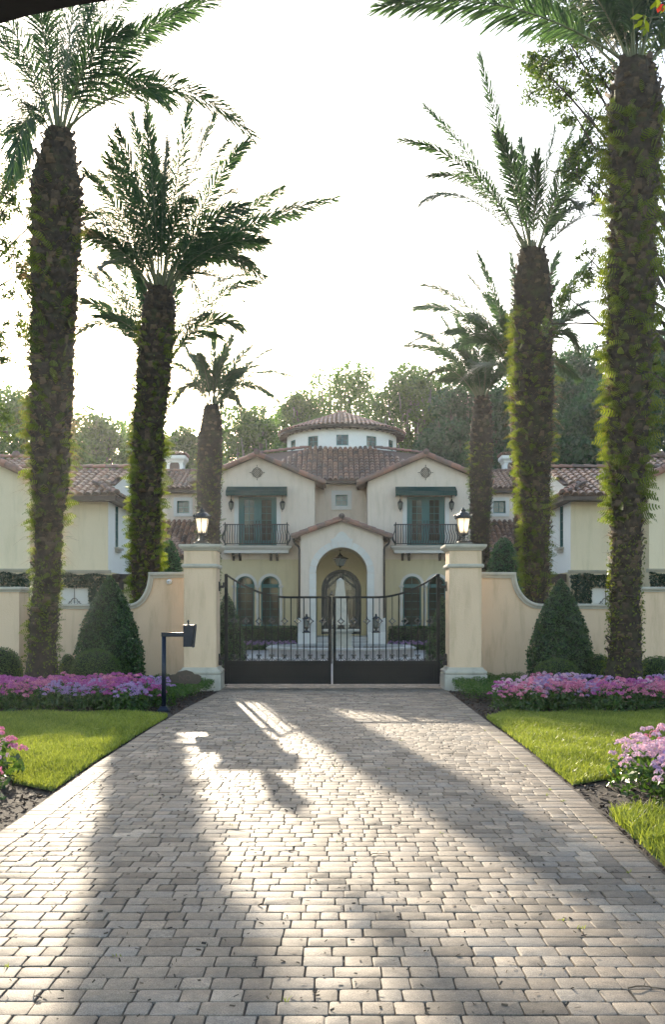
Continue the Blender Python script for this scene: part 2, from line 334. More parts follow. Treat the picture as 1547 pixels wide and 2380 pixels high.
# the paving stones of the drive
def pavers(y0, y1):
    row = .1285; quads = []; tints = []
    y = y0; k = 0
    while y < y1:
        g = .0026
        xl, xr = edgeL(y), edgeR(y)
        bl = xl+.21; brr = xr-.21                          # border courses along both edges
        cells = [(xl, bl, 0), (brr, xr, 0)] if k % 1 == 0 else []
        x = bl - random.uniform(0, .1); first = True
        while x < brr-.05:
            wd = random.choice([.10, .13, .13, .16, .19, .21])*random.uniform(.96, 1.04)
            x2 = x+wd
            a = max(x, bl)
            if x2 > brr-.06: x2 = brr
            if x2-a > .03: cells.append((a, x2, 1))
            x = x2
        for a, c, kind in cells:
            quads.append((a+g*random.uniform(.6, 1.6), y+g*random.uniform(.6, 1.5), c-g*random.uniform(.6, 1.6), y+row-g*random.uniform(.6, 1.5)))
            tints.append(min(1, max(0, random.gauss(.5, .27))))
        y += row; k += 1
    Q = np.array(quads); n = len(Q); T = np.array(tints)
    x0, z0, x1, z1 = Q[:, 0], Q[:, 1], Q[:, 2], Q[:, 3]
    def ring(ins, cut, z):
        a, bq, c, d = x0+ins, z0+ins, x1-ins, z1-ins
        pts = [(a+cut, bq), (c-cut, bq), (c-cut*.3, bq+cut*.3), (c, bq+cut), (c, d-cut), (c-cut*.3, d-cut*.3), (c-cut, d), (a+cut, d), (a+cut*.3, d-cut*.3), (a, d-cut), (a, bq+cut), (a+cut*.3, bq+cut*.3)]
        return np.stack([np.stack([p[0], p[1], np.full(n, z)], -1) for p in pts], 1)
    cut = RNG.uniform(.006, .014, n)
    rings = [ring(.0, cut, -.05), ring(0, cut, -.0035), ring(.0014, cut, -.0009), ring(.0036, cut, 0)]
    V = np.concatenate(rings, 1)                                # n,48,3
    jit = RNG.normal(0, .0016, (n, 12, 2)); V[:, 12:, :2] += np.tile(jit, (1, 3, 1))
    cx = (x0+x1)/2; cy = (z0+z1)/2
    tx = RNG.normal(0, .0022, n); ty = RNG.normal(0, .0022, n); dz = RNG.normal(0, .0010, n)
    V[:, :, 2] += dz[:, None]+(V[:, :, 0]-cx[:, None])*tx[:, None]+(V[:, :, 1]-cy[:, None])*ty[:, None]
    f4 = []
    for r in range(3):
        for j in range(12): f4.append((r*12+j, r*12+(j+1) % 12, (r+1)*12+(j+1) % 12, (r+1)*12+j))
    f4 = np.array(f4); base = (np.arange(n)*48)[:, None, None]
    F4 = (f4[None]+base).reshape(-1, 4); F12 = (np.arange(36, 48)[None]+(np.arange(n)*48)[:, None])
    t = np.concatenate([np.repeat(T, 36), T])
    return np_mesh('driveway', V.reshape(-1, 3), [F4, F12], t)
struct(make_obj('driveway', pavers(2.6, 20.9), M['paver']))
# courtyard
b = MB(); b.add([(-9, 20.9, -.006), (9, 20.9, -.006), (9, 41, -.006), (-9, 41, -.006)], [(0, 1, 2, 3)])
struct(b.build('courtyard_paving', M['court']))
b = MB(); b.lathe((.30, 34.0, 0), [(3.6, -.004), (3.6, .03), (3.0, .035)], 40, smooth=False)
struct(b.build('fountain_apron', M['ashlar']))

# lawn and bed shapes (x, y outlines)
def poly_sheet(name, pts, z, m, kind='structure'):
    b = MB(); A = [Vector((x, y, z)) for x, y in pts]
    b.add(A, [tuple(t) for t in tessellate_polygon([A])]); o = b.build(name, m); o['kind'] = kind; return o
def EL(a, c, off=0): return [(edgeL(y)-off, y) for y in np.arange(a, c+.01, .5)]
def ER(a, c, off=0): return [(edgeR(y)+off, y) for y in np.arange(a, c+.01, .5)]
lawnL = EL(8.5, 14.6, .05)+[(-2.9, 15.0), (-5, 15.0), (-8, 15.2), (-10, 15.0), (-10, 11.6), (-6.2, 11.6), (-4.2, 10.6), (-3.4, 9.8), (-3.0, 8.9)]
lawnR = ER(8.8, 14.4, .05)+[(2.75, 15.0), (5, 15.1), (7.5, 15.2), (10, 15.2), (10, 11.8), (6.0, 11.8), (4.6, 11.2), (3.5, 10.1), (2.9, 9.3)]
lawnN = [(edgeR(y)+.06, y) for y in np.arange(1.5, 7.6, .5)]+[(2.45, 7.65), (2.9, 7.3), (3.4, 6.4), (4.5, 5.5), (5, 1.5)]
poly_sheet('mulch_bed', EL(-1, 21, .02)+[(-12, 21.2), (-12, -1)], -.028, M['mulch'])
poly_sheet('mulch_bed', list(reversed(ER(-1, 21, .02)+[(12, 21.2), (12, -1)])), -.028, M['mulch'])
def inside(poly, X, Y):
    c = np.zeros(len(X), bool); n = len(poly)
    for i in range(n):
        x1, y1 = poly[i]; x2, y2 = poly[(i+1) % n]
        if y1 == y2: continue
        m = ((y1 > Y) != (y2 > Y)) & (X < (x2-x1)*(Y-y1)/(y2-y1)+x1); c ^= m
    return c
def mound(X, Y): return np.clip(np.minimum(np.abs(X)-2.2, .5)*.04, 0, .02)
def scatter(poly, dens):
    A = np.array(poly); lo = A.min(0); hi = A.max(0); n = int((hi-lo).prod()*dens)
    X = RNG.uniform(lo[0], hi[0], n); Y = RNG.uniform(lo[1], hi[1], n); k = inside(poly, X, Y); return X[k], Y[k]
def blades(X, Y, h0, h1, wd, z0=0, lean=.5, wind=0):
    n = len(X); h = RNG.uniform(h0, h1, n)*(1+.25*np.sin(X*5.1)*np.sin(Y*4.3)); a = RNG.uniform(0, 2*PI, n); fa = RNG.uniform(0, PI, n)
    l = RNG.uniform(.1, lean, n)*h; dx = np.cos(a)*l; dy = np.sin(a)*l; wx = np.cos(fa)*wd/2; wy = np.sin(fa)*wd/2
    z = np.full(n, z0)
    V = np.stack([np.stack([X-wx, Y-wy, z], -1), np.stack([X+wx, Y+wy, z], -1),
                  np.stack([X+wx*.8+dx*.35, Y+wy*.8+dy*.35, z+h*.55], -1), np.stack([X-wx*.8+dx*.35, Y-wy*.8+dy*.35, z+h*.55], -1),
                  np.stack([X+dx, Y+dy, z+h*.92], -1)], 1).reshape(-1, 3)
    bs = (np.arange(n)*5)[:, None]
    pt = .5+.3*np.sin(X*1.7+Y*.9)*np.sin(Y*1.3-X*.6)+.2*np.sin(X*5+1)*np.sin(Y*4.1)
    return V, np.array([0, 1, 2, 3])[None]+bs, np.array([3, 2, 4])[None]+bs, np.clip(pt*.5+RNG.uniform(-.1, .6, n), 0, 1)
def lawn(name, poly, label, dens, h=(.030, .085)):
    poly_sheet('lawn_soil', poly, -.012, M['lawn_base'])
    X, Y = scatter(poly, dens)
    V, a, c, t = blades(X, Y, h[0], h[1], .011, -.012, .9)
    o = make_obj(name, np_mesh(name, V, [a, c], np.concatenate([t, t])), M['grass'])
    tag(o, label, 'grass', kind='stuff')
lawn('lawn_grass', lawnL, 'short mown grass between the left flower beds and the driveway edge', 4300)
lawn('lawn_grass', lawnR, 'short mown grass right of the driveway, mostly in bright sun', 4300)
lawn('verge_grass', lawnN, 'loose tufted grass at the lower right corner of the driveway', 3500, (.06, .14))
# uneven tufts along mulch edges
def litter():
    n = 9000; side = RNG.random(n) < .5
    Y = RNG.uniform(4, 20.3, n); off = RNG.uniform(.02, 1.4, n)**1.3
    X = np.where(side, [edgeL(y) for y in Y]-off, [edgeR(y) for y in Y]+off)
    k = ~(inside(lawnL, X, Y) | inside(lawnR, X, Y) | inside(lawnN, X, Y)); X = X[k]; Y = Y[k]; n = len(X)
    a = RNG.uniform(0, PI, n); l = RNG.uniform(.008, .035, n); wd = RNG.uniform(.004, .011, n)
    ux, uy = np.cos(a), np.sin(a); z = RNG.uniform(-.026, -.008, n); tz = RNG.normal(0, .008, n)
    C = np.stack([X, Y, z], -1); U = np.stack([ux*l, uy*l, tz], -1); W = np.stack([-uy*wd, ux*wd, RNG.normal(0, .004, n)], -1)
    V = np.stack([C-U-W, C+U-W, C+U+W, C-U+W], 1).reshape(-1, 3)
    return np_mesh('mulch_chips', V, np.arange(4*n).reshape(-1, 4), RNG.uniform(0, 1, n))
tag(make_obj('mulch_chips', litter(), M['chip']), 'brown bark chips along both edges of the driveway', 'mulch', kind='stuff')
def debris():
    n = 2600; Y = 2.7+RNG.random(n)**1.6*16.5; X = np.array([random.uniform(edgeL(y)+.02, edgeR(y)-.02) for y in Y])
    # half of the bits gather in the joints, small curled leaf pieces lie on the stones
    a = np.where(RNG.random(n) < .5, RNG.normal(0, .25, n), RNG.uniform(0, PI, n)); l = RNG.uniform(.003, .014, n); wd = RNG.uniform(.0015, .005, n)
    ux, uy = np.cos(a), np.sin(a)
    C = np.stack([X, Y, np.full(n, .006)], -1); U = np.stack([ux*l, uy*l, RNG.normal(0, .003, n)], -1); W = np.stack([-uy*wd, ux*wd, RNG.normal(0, .002, n)], -1)
    V = np.stack([C-U-W, C+U-W, C+U+W, C-U+W], 1).reshape(-1, 3)
    return np_mesh('leaf_litter', V, np.arange(4*n).reshape(-1, 4), RNG.uniform(0, 1, n)**2)
tag(make_obj('leaf_litter', debris(), M['litter']), 'dark leaf crumbs scattered over the driveway stones', 'leaf litter', kind='stuff')
for (x, y, ln, rz, lab) in ((.25, 6.2, .12, .5, 'thin dry twig lying near the middle of the driveway'), (-1.2, 3.9, .10, 2.4, 'small dry twig on the lower left driveway stones'), (1.30, 10.6, .28, .35, 'long dark twig near the right edge of the driveway'), (1.25, 4.0, .2, .1, 'forked dry twig at the lower right of the driveway')):
    b = MB(); q = [Vector((x+math.cos(rz+.25*math.sin(i))*ln*i/5, y+math.sin(rz+.25*math.sin(i))*ln*i/5, .010+.004*math.sin(i*1.7))) for i in range(6)]
    b.tube(q, [.003, .003, .0025, .002, .002, .001], 5)
    b.tube([q[2], q[2]+Vector((.02, .035, .006))], .0015, 4)
    tag(b.build('twig', M['litter']), lab, 'twig')
def weeds():
    X = []; Y = []
    for i in range(70):
        y = 2.8+random.random()**1.3*14; x = edgeR(y)-.212 if random.random() < .3 else (edgeL(y)+.212 if random.random() < .2 else random.uniform(edgeL(y)+.1, edgeR(y)-.1)); y = 2.6+round((y-2.6)/.1285)*.1285
        n = random.randint(3, 9); X += [x+random.gauss(0, .012) for _ in range(n)]; Y += [y+random.gauss(0, .004) for _ in range(n)]
    V, a, c, t = blades(np.array(X), np.array(Y), .008, .03, .005, -.004, 1.1); return np_mesh('joint_weeds', V, [a, c], np.concatenate([t, t]))
tag(make_obj('joint_weeds', weeds(), M['grass']), 'tiny green weeds sprouting in the driveway joints', 'weeds', kind='stuff')
def flat_leaf(x, y, s, m, lab):
    b = MB(); 
    for i in range(5):
        a = i*1.1+.3; d = Vector((math.cos(a), math.sin(a), 0)); e = Vector((-d.y, d.x, 0))
        b.add([Vector((x, y, .008)), Vector((x, y, .012))+d*s*.6+e*s*.2, Vector((x, y, .022))+d*s, Vector((x, y, .014))+d*s*.6-e*s*.2], [(0, 1, 2, 3)], random.random())
    tag(b.build('fallen_leaf', m), lab, 'leaf')
flat_leaf(PX(935, 11.7), 11.7, .05, M['fern'], 'yellow green fallen leaf on the driveway right of centre')
flat_leaf(PX(735, 3.95), 3.95, .02, M['litter'], 'small dry leaf curled on the near driveway stones')

# ================================================================== WALLS, PILLARS
def moulding(path, prof_sz, nrm):
    pass
DW = 20.8; k0 = F/DW
def garden_wall(sg):
    side = 'left' if sg < 0 else 'right'
    root = thing('garden_wall', f'peach stucco garden wall with curved swept-up end {side} of the gate', 'wall', (sg*5.2, DW, 0), 'stucco garden walls flanking the gate')
    zl, zh = PZ(1403, DW), PZ(1330, DW)
    if sg < 0: xs = dict(p=-3.0, a=PX(346, DW), c=PX(303, DW), end=-10.6)
    else: xs = dict(p=3.0, a=PX(1200, DW), c=PX(1257, DW), end=11.0)
    n = 14; crv = []
    for i in range(n+1):
        a = PI/2*i/n                                   # concave quarter: steep at the top, flat at the bottom
        crv.append((xs['a']+(xs['c']-xs['a'])*(1-math.cos(a)), zh+(zl-zh)*math.sin(a)))
    top = [(xs['p'], zh), (xs['a'], zh)]+crv[1:]+[(xs['end'], zl)]
    b = MB(); b.prism([(x, DW, z-.10) for x, z in top]+[(xs['end'], DW, -.09), (xs['p'], DW, -.09)], (0, .35, 0))
    b.build('wall_body', M['wall'], root)
    # coping: moulded section swept along the top line
    sec = [(-.035, -.115), (-.045, -.075), (-.06, -.07), (-.075, -.05), (-.078, -.02), (-.06, .0), (.41, 0), (.428, -.02), (.425, -.05), (.41, -.07), (.385, -.115)]
    b = MB(); rings = []
    for i, (x, z) in enumerate(top):
        a = top[max(i-1, 0)]; c = top[min(i+1, len(top)-1)]
        if i == 1: a = top[0]; c = (top[1][0]+sg*.06, top[1][1]-.06)
        d = Vector((c[0]-a[0], 0, c[1]-a[1])).normalized(); nn = Vector((-d.z, 0, d.x))
        if nn.z < 0: nn = -nn
        if i == 1: nn = nn*1.2
        if abs(nn.z) < .15 and nn.x*sg < 0: nn = -nn
        rings.append([Vector((x, DW+yy, z))+nn*zz for yy, zz in sec])
    b.loft(rings, smooth=False); b.build('coping', M['stone'], root)
    # taller outer stretch standing slightly proud
    r2 = thing('garden_wall', f'taller outer stretch of peach stucco wall at the far {side} behind the palm', 'wall', (sg*8, 20.3, 0), 'stucco garden walls flanking the gate')
    xe = PX(44, 20.2) if sg < 0 else PX(1494, 20.2)
    zt = PZ(1364, 20.2)
    b = MB(); b.box((xe, 20.2, -.09), (sg*13, 20.85, zt-.11)); b.build('wall_body', M['wall'], r2)
    b = MB(); x0, x1 = sorted((xe, sg*13))
    b.sweep_sq((x0+x1)/2, 20.525, (x1-x0)/2, .325, [(.03, zt-.11), (.035, zt-.08), (.06, zt-.07), (.075, zt-.05), (.078, zt-.02), (.06, zt)]); b.build('coping', M['stone'], r2)
garden_wall(-1); garden_wall(1)
def pillar(xc, side):
    root = thing('gate_pillar', f'peach stucco pillar with stone base and cap {side} of the iron gate', 'pillar', (xc, 19.83, 0), 'stucco pillars carrying the lanterns')
    h = .335; y = 19.835
    b = MB(); b.box((xc-h, y-h, .40), (xc+h, y+h, 2.89), bev=.008); b.build('shaft', M['wall'], root)
    b = MB(); b.sweep_sq(xc, y, h, h, [(.10, -.09), (.10, .30), (.088, .312)]); b.sweep_sq(xc, y, h, h, [(.06, .3122), (.09, .325), (.10, .35), (.095, .38), (.07, .395), (.05, .40), (.05, .415), (.035, .42), (.03, .45), (.012, .455)])
    b.build('plinth', M['stone'], root)
    b = MB(); b.sweep_sq(xc, y, h, h, [(.004, 2.505), (.03, 2.51), (.045, 2.535), (.045, 2.56), (.03, 2.585), (.004, 2.59)]); b.build('band', M['stone'], root)
    b = MB(); b.sweep_sq(xc, y, h, h, [(.004, 2.86), (.03, 2.868), (.035, 2.885), (.06, 2.90), (.082, 2.925), (.088, 2.94), (.095, 2.945), (.095, 2.985), (.09, 2.99)]); b.build('cap', M['stone'], root)
pillar(-2.735, 'left'); pillar(2.745, 'right')

def pillar_lantern(xc, label, extra=''):
    z0 = 2.99; y = 19.835; root = thing('pillar_lantern', label, 'lantern', (xc, y, z0), 'black lanterns on the gate pillars')
    c = Vector((xc, y, z0))
    b = MB(); b.sweep_sq(xc, y, .17, .17, [(0, z0), (0, z0+.05), (-.01, z0+.055), (-.035, z0+.06), (-.06, z0+.085), (-.10, z0+.09), (-.10, z0+.10)]); b.build('base', M['iron'], root)
    b = MB(); b.lathe(c, [(.05, .10), (.035, .12), (.035, .15), (.055, .165), (.04, .18), (.045, .205), (.09, .215), (.105, .225), (.105, .245), (.02, .246)], 16)
    for i in range(6):
        a = i*PI/3+.26; d = Vector((math.cos(a), math.sin(a), 0)); b.tube([c+d*.045+Vector((0, 0, .13)), c+d*.09+Vector((0, 0, .11)), c+d*.115+Vector((0, 0, .14)), c+d*.10+Vector((0, 0, .17)), c+d*.08+Vector((0, 0, .16))], .006, 5)
    b.build('stem', M['iron'], root)
    zb, zt, rb, rt = .245, .565, .095, .150
    b = MB()
    hexp = lambda r, z, g=0: [c+Vector((r*math.cos(i*PI/3+PI/6), r*math.sin(i*PI/3+PI/6), z)) for i in range(6)]
    B, T = hexp(rb, zb), hexp(rt, zt)
    for i in range(6): b.bar(B[i], T[i], .013)
    for r_, z_ in ((rb+.006, zb), (rt+.008, zt)):
        q = hexp(r_, z_); 
        for i in range(6): b.bar(q[i], q[(i+1) % 6], .016)
    for i in range(18):                                   # pierced gallery at the foot
        a = i*PI/9; rr = .105; q = c+Vector((rr*math.cos(a), rr*math.sin(a), zb)); b.tube([q, q+Vector((0, 0, .03)), q+Vector((math.cos(a)*.012, math.sin(a)*.012, .045))], [.009, .006, .003], 4)
    b.build('cage', M['iron'], root)
    b = MB(); B2, T2 = hexp(rb-.004, zb+.004), hexp(rt-.006, zt-.004)
    for i in range(6): b.add([B2[i], B2[(i+1) % 6], T2[(i+1) % 6], T2[i]], [(0, 1, 2, 3)])
    b.build('glass', M['frost'], root)
    b = MB(); b.lathe(c, [(.02, .246), (.025, .30), (.02, .335), (.012, .34)], 10); b.build('burner', M['iron'], root)
    b = MB(); b.lathe(c, [(.15, .56), (.175, .575), (.175, .60), (.15, .615), (.13, .655), (.085, .69), (.05, .70), (.045, .725), (.06, .735), (.05, .75), (.02, .765), (.018, .775), (.024, .785), (.006, .80)], 18)
    for i in range(12):
        a = i*PI/6; q = c+Vector((.17*math.cos(a), .17*math.sin(a), .60)); d = Vector((math.cos(a), math.sin(a), 0))
        b.tube([q, q+d*.015+Vector((0, 0, .025)), q+d*.005+Vector((0, 0, .05))], [.02, .015, .004], 5)
        b.tube([q-Vector((0, 0, .02)), q-Vector((0, 0, .05))], [.014, .004], 4)
    b.build('crown', M['iron'], root)
    L = bpy.data.lights.new('lamp', 'POINT'); L.energy = .4; L.color = (1, .75, .45); L.shadow_soft_size = .03
    lo = bpy.data.objects.new('bulb', L); COL.objects.link(lo); lo.parent = root; lo.location = (0, 0, .42)
pillar_lantern(-2.735, 'black wrought iron lantern glowing brightly on the left gate pillar')
pillar_lantern(2.745, 'black wrought iron lantern on the right gate pillar')

# ================================================================== GATE
def spiral(c, r0, turns, a0, sgn, u, v, n=14, r1=.15):
    pts = []
    for i in range(n+1):
        t = i/n; r = r0*(1-(1-r1)*t); a = a0+sgn*2*PI*turns*t
        pts.append(Vector(c)+Vector(u)*r*math.cos(a)+Vector(v)*r*math.sin(a))
    return pts
YG = 20.0
def gate_leaf(sg):
    side = 'left' if sg < 0 else 'right'
    xh = PX(526, YG) if sg < 0 else PX(1019.5, YG)                # hinge stile centre
    xm = PX(767, YG) if sg < 0 else PX(778, YG)
    root = thing('driveway_gate', f'{side} leaf of the black iron driveway gate with curved top rail', 'gate', (xh, YG, 0), 'leaves of the driveway gate')
    zb, zp, zc, zh = .075, PZ(1537, YG), PZ(1388, YG), PZ(1335, YG)
    y0 = YG
    wst = .068
    def top(x):
        t = min(1, abs(x-xh)/abs(PX(672, YG)-PX(526, YG))); return zc+(zh-zc)*(1-t)**2
    b = MB()
    b.box((xh-wst/2, y0-.03, zb), (xh+wst/2, y0+.03, zh+.01)); b.box((xm-.032, y0-.03, zb), (xm+.032, y0+.03, zc+.005))
    n = 26; xa = xh; xb = xm; rings = []
    for i in range(n+1):
        x = xa+(xb-xa)*i/n; z = top(x); rings.append([(x, y0-.034, z-.025), (x, y0-.034, z+.02), (x, y0+.034, z+.02), (x, y0+.034, z-.025)])
    b.loft(rings)
    x0, x1 = sorted((xh+sg*-wst/2, xm+sg*.032)); b.box((x0, y0-.032, zp-.03), (x1, y0+.032, zp+.012))
    b.build('frame', M['iron_dull'], root)
    b = MB(); b.box((x0-.002, y0-.012, zb+.002), (x1+.002, y0+.012, zp-.028))
    for w_, d_ in ((.0, .022), (.09, .017)):
        xa_, xb_, za_, zb_ = x0+w_, x1-w_, zb+.01+w_, zp-.035-w_*.8
        t_ = .055 if w_ == 0 else .012
        b.box((xa_, y0-d_, za_), (xb_, y0-.0122, za_+t_)); b.box((xa_, y0-d_, zb_-t_), (xb_, y0-.0122, zb_))
        b.box((xa_, y0-d_, za_+t_), (xa_+t_, y0-.0122, zb_-t_)); b.box((xb_-t_, y0-d_, za_+t_), (xb_, y0-.0122, zb_-t_))
    b.build('kick_panel', M['iron_dull'], root)
    if sg < 0: bx = [PX((800+c/1.719)*.6188, YG) for c in (135, 175, 214, 255, 297, 340, 381, 422, 463, 505, 547, 588, 629, 670, 711)]
    else: bx = [PX((800+c/1.719)*.6188, YG) for c in (1405, 1367, 1325, 1284, 1243, 1202, 1160, 1120, 1077, 1036, 995, 952, 910, 868, 828)]
    zd = PZ(1443.6, YG)
    for i, x in enumerate(bx):
        zt = top(x)-.02
        b = MB()
        if i % 2 == 0:
            b.bar((x, y0, zp+.01), (x, y0, zd-.075), .018); b.bar((x, y0, zd+.075), (x, y0, zt), .018)
            b.build('baluster', M['iron_dull'], root)
            b = MB()
            # four-pointed star ring: concave sides
            r = .075; pts = []
            for q in range(4):
                a0 = q*PI/2; p0 = Vector((math.cos(a0), 0, math.sin(a0)))*r; p1 = Vector((math.cos(a0+PI/2), 0, math.sin(a0+PI/2)))*r; cc = (p0+p1)*.27
                for j in range(5):
                    t = j/5; pts.append(Vector((x, y0, zd))+p0*(1-t)**2+cc*2*t*(1-t)+p1*t*t)
            b.tube(pts, .011, 6, closed=True)
            b.tube([(x, y0, zd+.07), (x, y0, zd+.10)], [.014, .010], 8); b.tube([(x, y0, zd-.07), (x, y0, zd-.10)], [.014, .010], 8)
            b.build('star_ornament', M['iron'], root)
            b = MB(); zz = zp+.012
            for s in (-1, 1):
                pts = spiral((x+s*.032, y0, zp+.125), .02, 1.0, PI*.5, -1, (s, 0, 0), (0, 0, 1), 10, .35)[::-1]
                pts += [Vector((x+s*.012, y0, zp+.118)), Vector((x+s*.016, y0, zp+.075)), Vector((x+s*.045, y0, zp+.03))]
                pts += [Vector((x+s*.075, y0, zp+.015))]+spiral((x+s*.09, y0, zp+.038), .024, .8, -PI*.4, 1, (s, 0, 0), (0, 0, 1), 9, .35)
                b.tube(pts, .0085, 5)
            b.tube([(x, y0, zp+.085), (x, y0, zp+.115)], .015, 8)
            b.build('scroll_ornament', M['iron'], root)
        else:
            b.bar((x, y0, zp+.01), (x, y0, zt), .024); b.build('baluster', M['iron_dull'], root)
    # hinges
    xp = -2.40 if sg < 0 else 2.41
    for z in (PZ(1363, YG), PZ(1530, YG)):
        b = MB(); b.box((xp, y0-.10, z-.10 if z > 1 else z-.06), (xp-sg*.02, y0+.06, z+.10))
        b.box((xp-sg*.018, y0-.06, z-.035), (xh+sg*.05, y0-.0, z+.02)); b.box((xh+sg*.034, y0-.055, z-.02), (xh+sg*.07, y0+.02, z+.085))
        if z < 1: b.box((xp+.0, y0-.14, z-.14), (xh+sg*.08, y0-.07, z-.05)); b.box((xp-sg*.01, y0-.12, z+.02), (xh+sg*.12, y0-.02, z+.10)); b.tube([(xh+sg*.03, y0-.1, z-.08), (xh+sg*.04, y0-.1, z-.16), (xh+sg*.02, y0-.1, z-.24), (xh+sg*.07, y0-.1, z-.26)], .008, 5)
        b.build('hinge', M['iron_matt'], root)
    if sg < 0:
        b = MB(); x = xm+.04; z = zc+.02                          # small leafed boss where the leaves meet
        b.tube([(x, y0, z), (x, y0, z+.06), (x, y0, z+.12)], [.012, .02, .003], 8)
        for s in (-1, 1): b.tube([(x, y0, z+.02), (x+s*.03, y0, z+.045), (x+s*.045, y0, z+.015), (x+s*.03, y0, z+.005)], [.01, .012, .01, .004], 6)
        b.build('finial', M['iron'], root)
        b = MB(); b.box((xm+.034, y0-.02, zp-.05), (xm+.054, y0+.02, zc)); b.build('centre_stop', M['iron'], root)
gate_leaf(-1); gate_leaf(1)

# ================================================================== KEYPAD POST, CAMERA, PLAQUE
D = 15.45
root = thing('keypad_post', 'black gooseneck entry keypad post beside the left edge of the driveway', 'keypad post', (PX(380, D), D, -.02))
xp, zt = PX(381, D), PZ(1475, D)
b = MB(); b.tube([(xp, D, -.02), (xp, D, zt-.02)], .037, 16, caps=True); b.bar((xp, D, zt-.03), (xp, D, zt+.037), .075); b.bar((xp, D, zt), (PX(429, D), D, zt), .07); b.build('post', M['navy'], root)
b = MB(); b.sweep_sq(xp, D, .05, .05, [(.04, -.02), (.04, .0), (0, .06), (-.01, .062)]); b.build('base_flange', M['navy'], root)
x0, x1, z0, z1 = PX(428, D), PX(453, D), PZ(1503, D), PZ(1452, D)
b = MB(); b.prism([(x0, D-.10, z0), (x1-.035, D-.10, z0), (x1, D-.10, z1), (x0, D-.10, z1)], (0, .19, 0)); b.build('keypad_housing', M['navy'], root)
b = MB(); b.prism([(x1-.026, D-.105, z0-.012), (x1-.018, D-.105, z0-.012), (x1+.018, D-.105, z1+.006), (x1+.008, D-.105, z1+.006)], (0, .21, 0)); b.build('hood', M['navy'], root)
b = MB(); xc = (x0+x1)/2-.02; b.lathe((xc, D, z1), [(.03, 0), (.03, .012), (.012, .015), (.012, .035), (.022, .04), (.024, .052), (.012, .062), (.014, .072), (.003, .082)], 10); b.build('finial', M['iron'], root)
D = 20.79
root = thing('security_camera', 'white dome security camera on the wall left of the gate', 'camera', (PX(394, D), D, PZ(1352, D)))
b = MB(); x, z = PX(394, D), PZ(1352, D)
def lathe_y(b, x, y, z, prof, n=18, t=.5): b.loft([[(x+r*math.cos(2*PI*j/n), y-d, z+r*math.sin(2*PI*j/n)) for j in range(n)] for r, d in prof], t, smooth=True)
lathe_y(b, x, D, z, [(.062, 0), (.062, .02), (.055, .035), (.045, .05), (.02, .06)]); b.build('housing', M['camera_white'], root)
b = MB(); 
for s in (-.02, .02): lathe_y(b, x+s, D-.045, z, [(.013, 0), (.013, .02), (.004, .022)], 10)
b.build('lens', M['black'], root)
D = 17.6
root = thing('house_plaque', 'small brown cast plaque with scalloped top before the left gate pillar', 'plaque', (PX(430, D), D, .0))
xc, zb, zt = PX(430, D), PZ(1587, D), PZ(1564, D); hw = .30
b = MB(); o = [(-hw, zb), (hw*.8, zb-.02), (hw, zb+.04), (hw, zt-.06), (hw*.82, zt-.03), (hw*.6, zt-.025), (hw*.45, zt+.02), (.02, zt+.055), (-hw*.45, zt+.02), (-hw*.6, zt-.025), (-hw*.82, zt-.03), (-hw, zt-.06)]
b.prism([(xc+x, D, z) for x, z in o], (0, .03, 0)); b.build('plate', M['bronze'], root)
b = MB(); b.box((xc-.02, D+.01, -.03), (xc+.02, D+.028, zb+.05)); b.build('stake', M['bronze'], root)
tc = bpy.data.curves.new('lettering', 'FONT'); tc.body = 'NO'; tc.size = .15; tc.extrude = .004; tc.align_x = 'CENTER'
to = bpy.data.objects.new('lettering', tc); COL.objects.link(to)
dg = bpy.context.evaluated_depsgraph_get(); me = bpy.data.meshes.new_from_object(to.evaluated_get(dg)); bpy.data.objects.remove(to)
lt = make_obj('lettering', me, M['tile_bed'], root); lt.location = (0, -.004, zb+.045); lt.rotation_euler = (PI/2, 0, 0)
# out-of-focus dark roof edge reaching in over the viewer
root = MB()
a = P(-260, 2, .9); 
root.prism([P(-900, 130, .9), P(0, 55, .9), P(68, 36, .9), P(182, 12, .9), P(276, -2, .9), P(900, -60, .9), P(900, -300, .9), P(-900, -300, .9)], (0, -.35, .03))
tag(root.build('roof_edge', M['black']), 'dark underside edge of a roof at the top left corner', 'roof edge')
# ================================================================== ROOF TILES
def place_tile(b, p, u, v, n, L, r0, r1, t, seg=6, end=True):
    """one barrel tile: p lower end on the roof plane, v up the slope, r0 lower radius, r1 upper radius"""
    lo = [p+u*(r0*math.cos(PI*j/seg))+n*(r0*math.sin(PI*j/seg)*.95+.022) for j in range(seg+1)]
    q = p+v*L; hi = [q+u*(r1*math.cos(PI*j/seg))+n*(r1*math.sin(PI*j/seg)*.95) for j in range(seg+1)]
    li = [p+u*(r0*.78*math.cos(PI*j/seg))+n*(r0*.74*math.sin(PI*j/seg)+.020) for j in range(seg+1)]
    m = seg+1
    b.add(lo+hi, [(j+1, j, j+m, j+m+1) for j in range(seg)], t, True)
    b.add(lo+li, [(j, j+1, j+m+1, j+m) for j in range(seg)], t*.8)
    if end: b.add(li, [tuple(range(m))], -.35)  # closed end tinted dark in place of shade inside the hollow
def pip(poly, x, y):
    c = False; n = len(poly)
    for i in range(n):
        x1, y1 = poly[i]; x2, y2 = poly[(i+1) % n]
        if (y1 > y) != (y2 > y) and x < (x2-x1)*(y-y1)/(y2-y1)+x1: c = not c
    return c
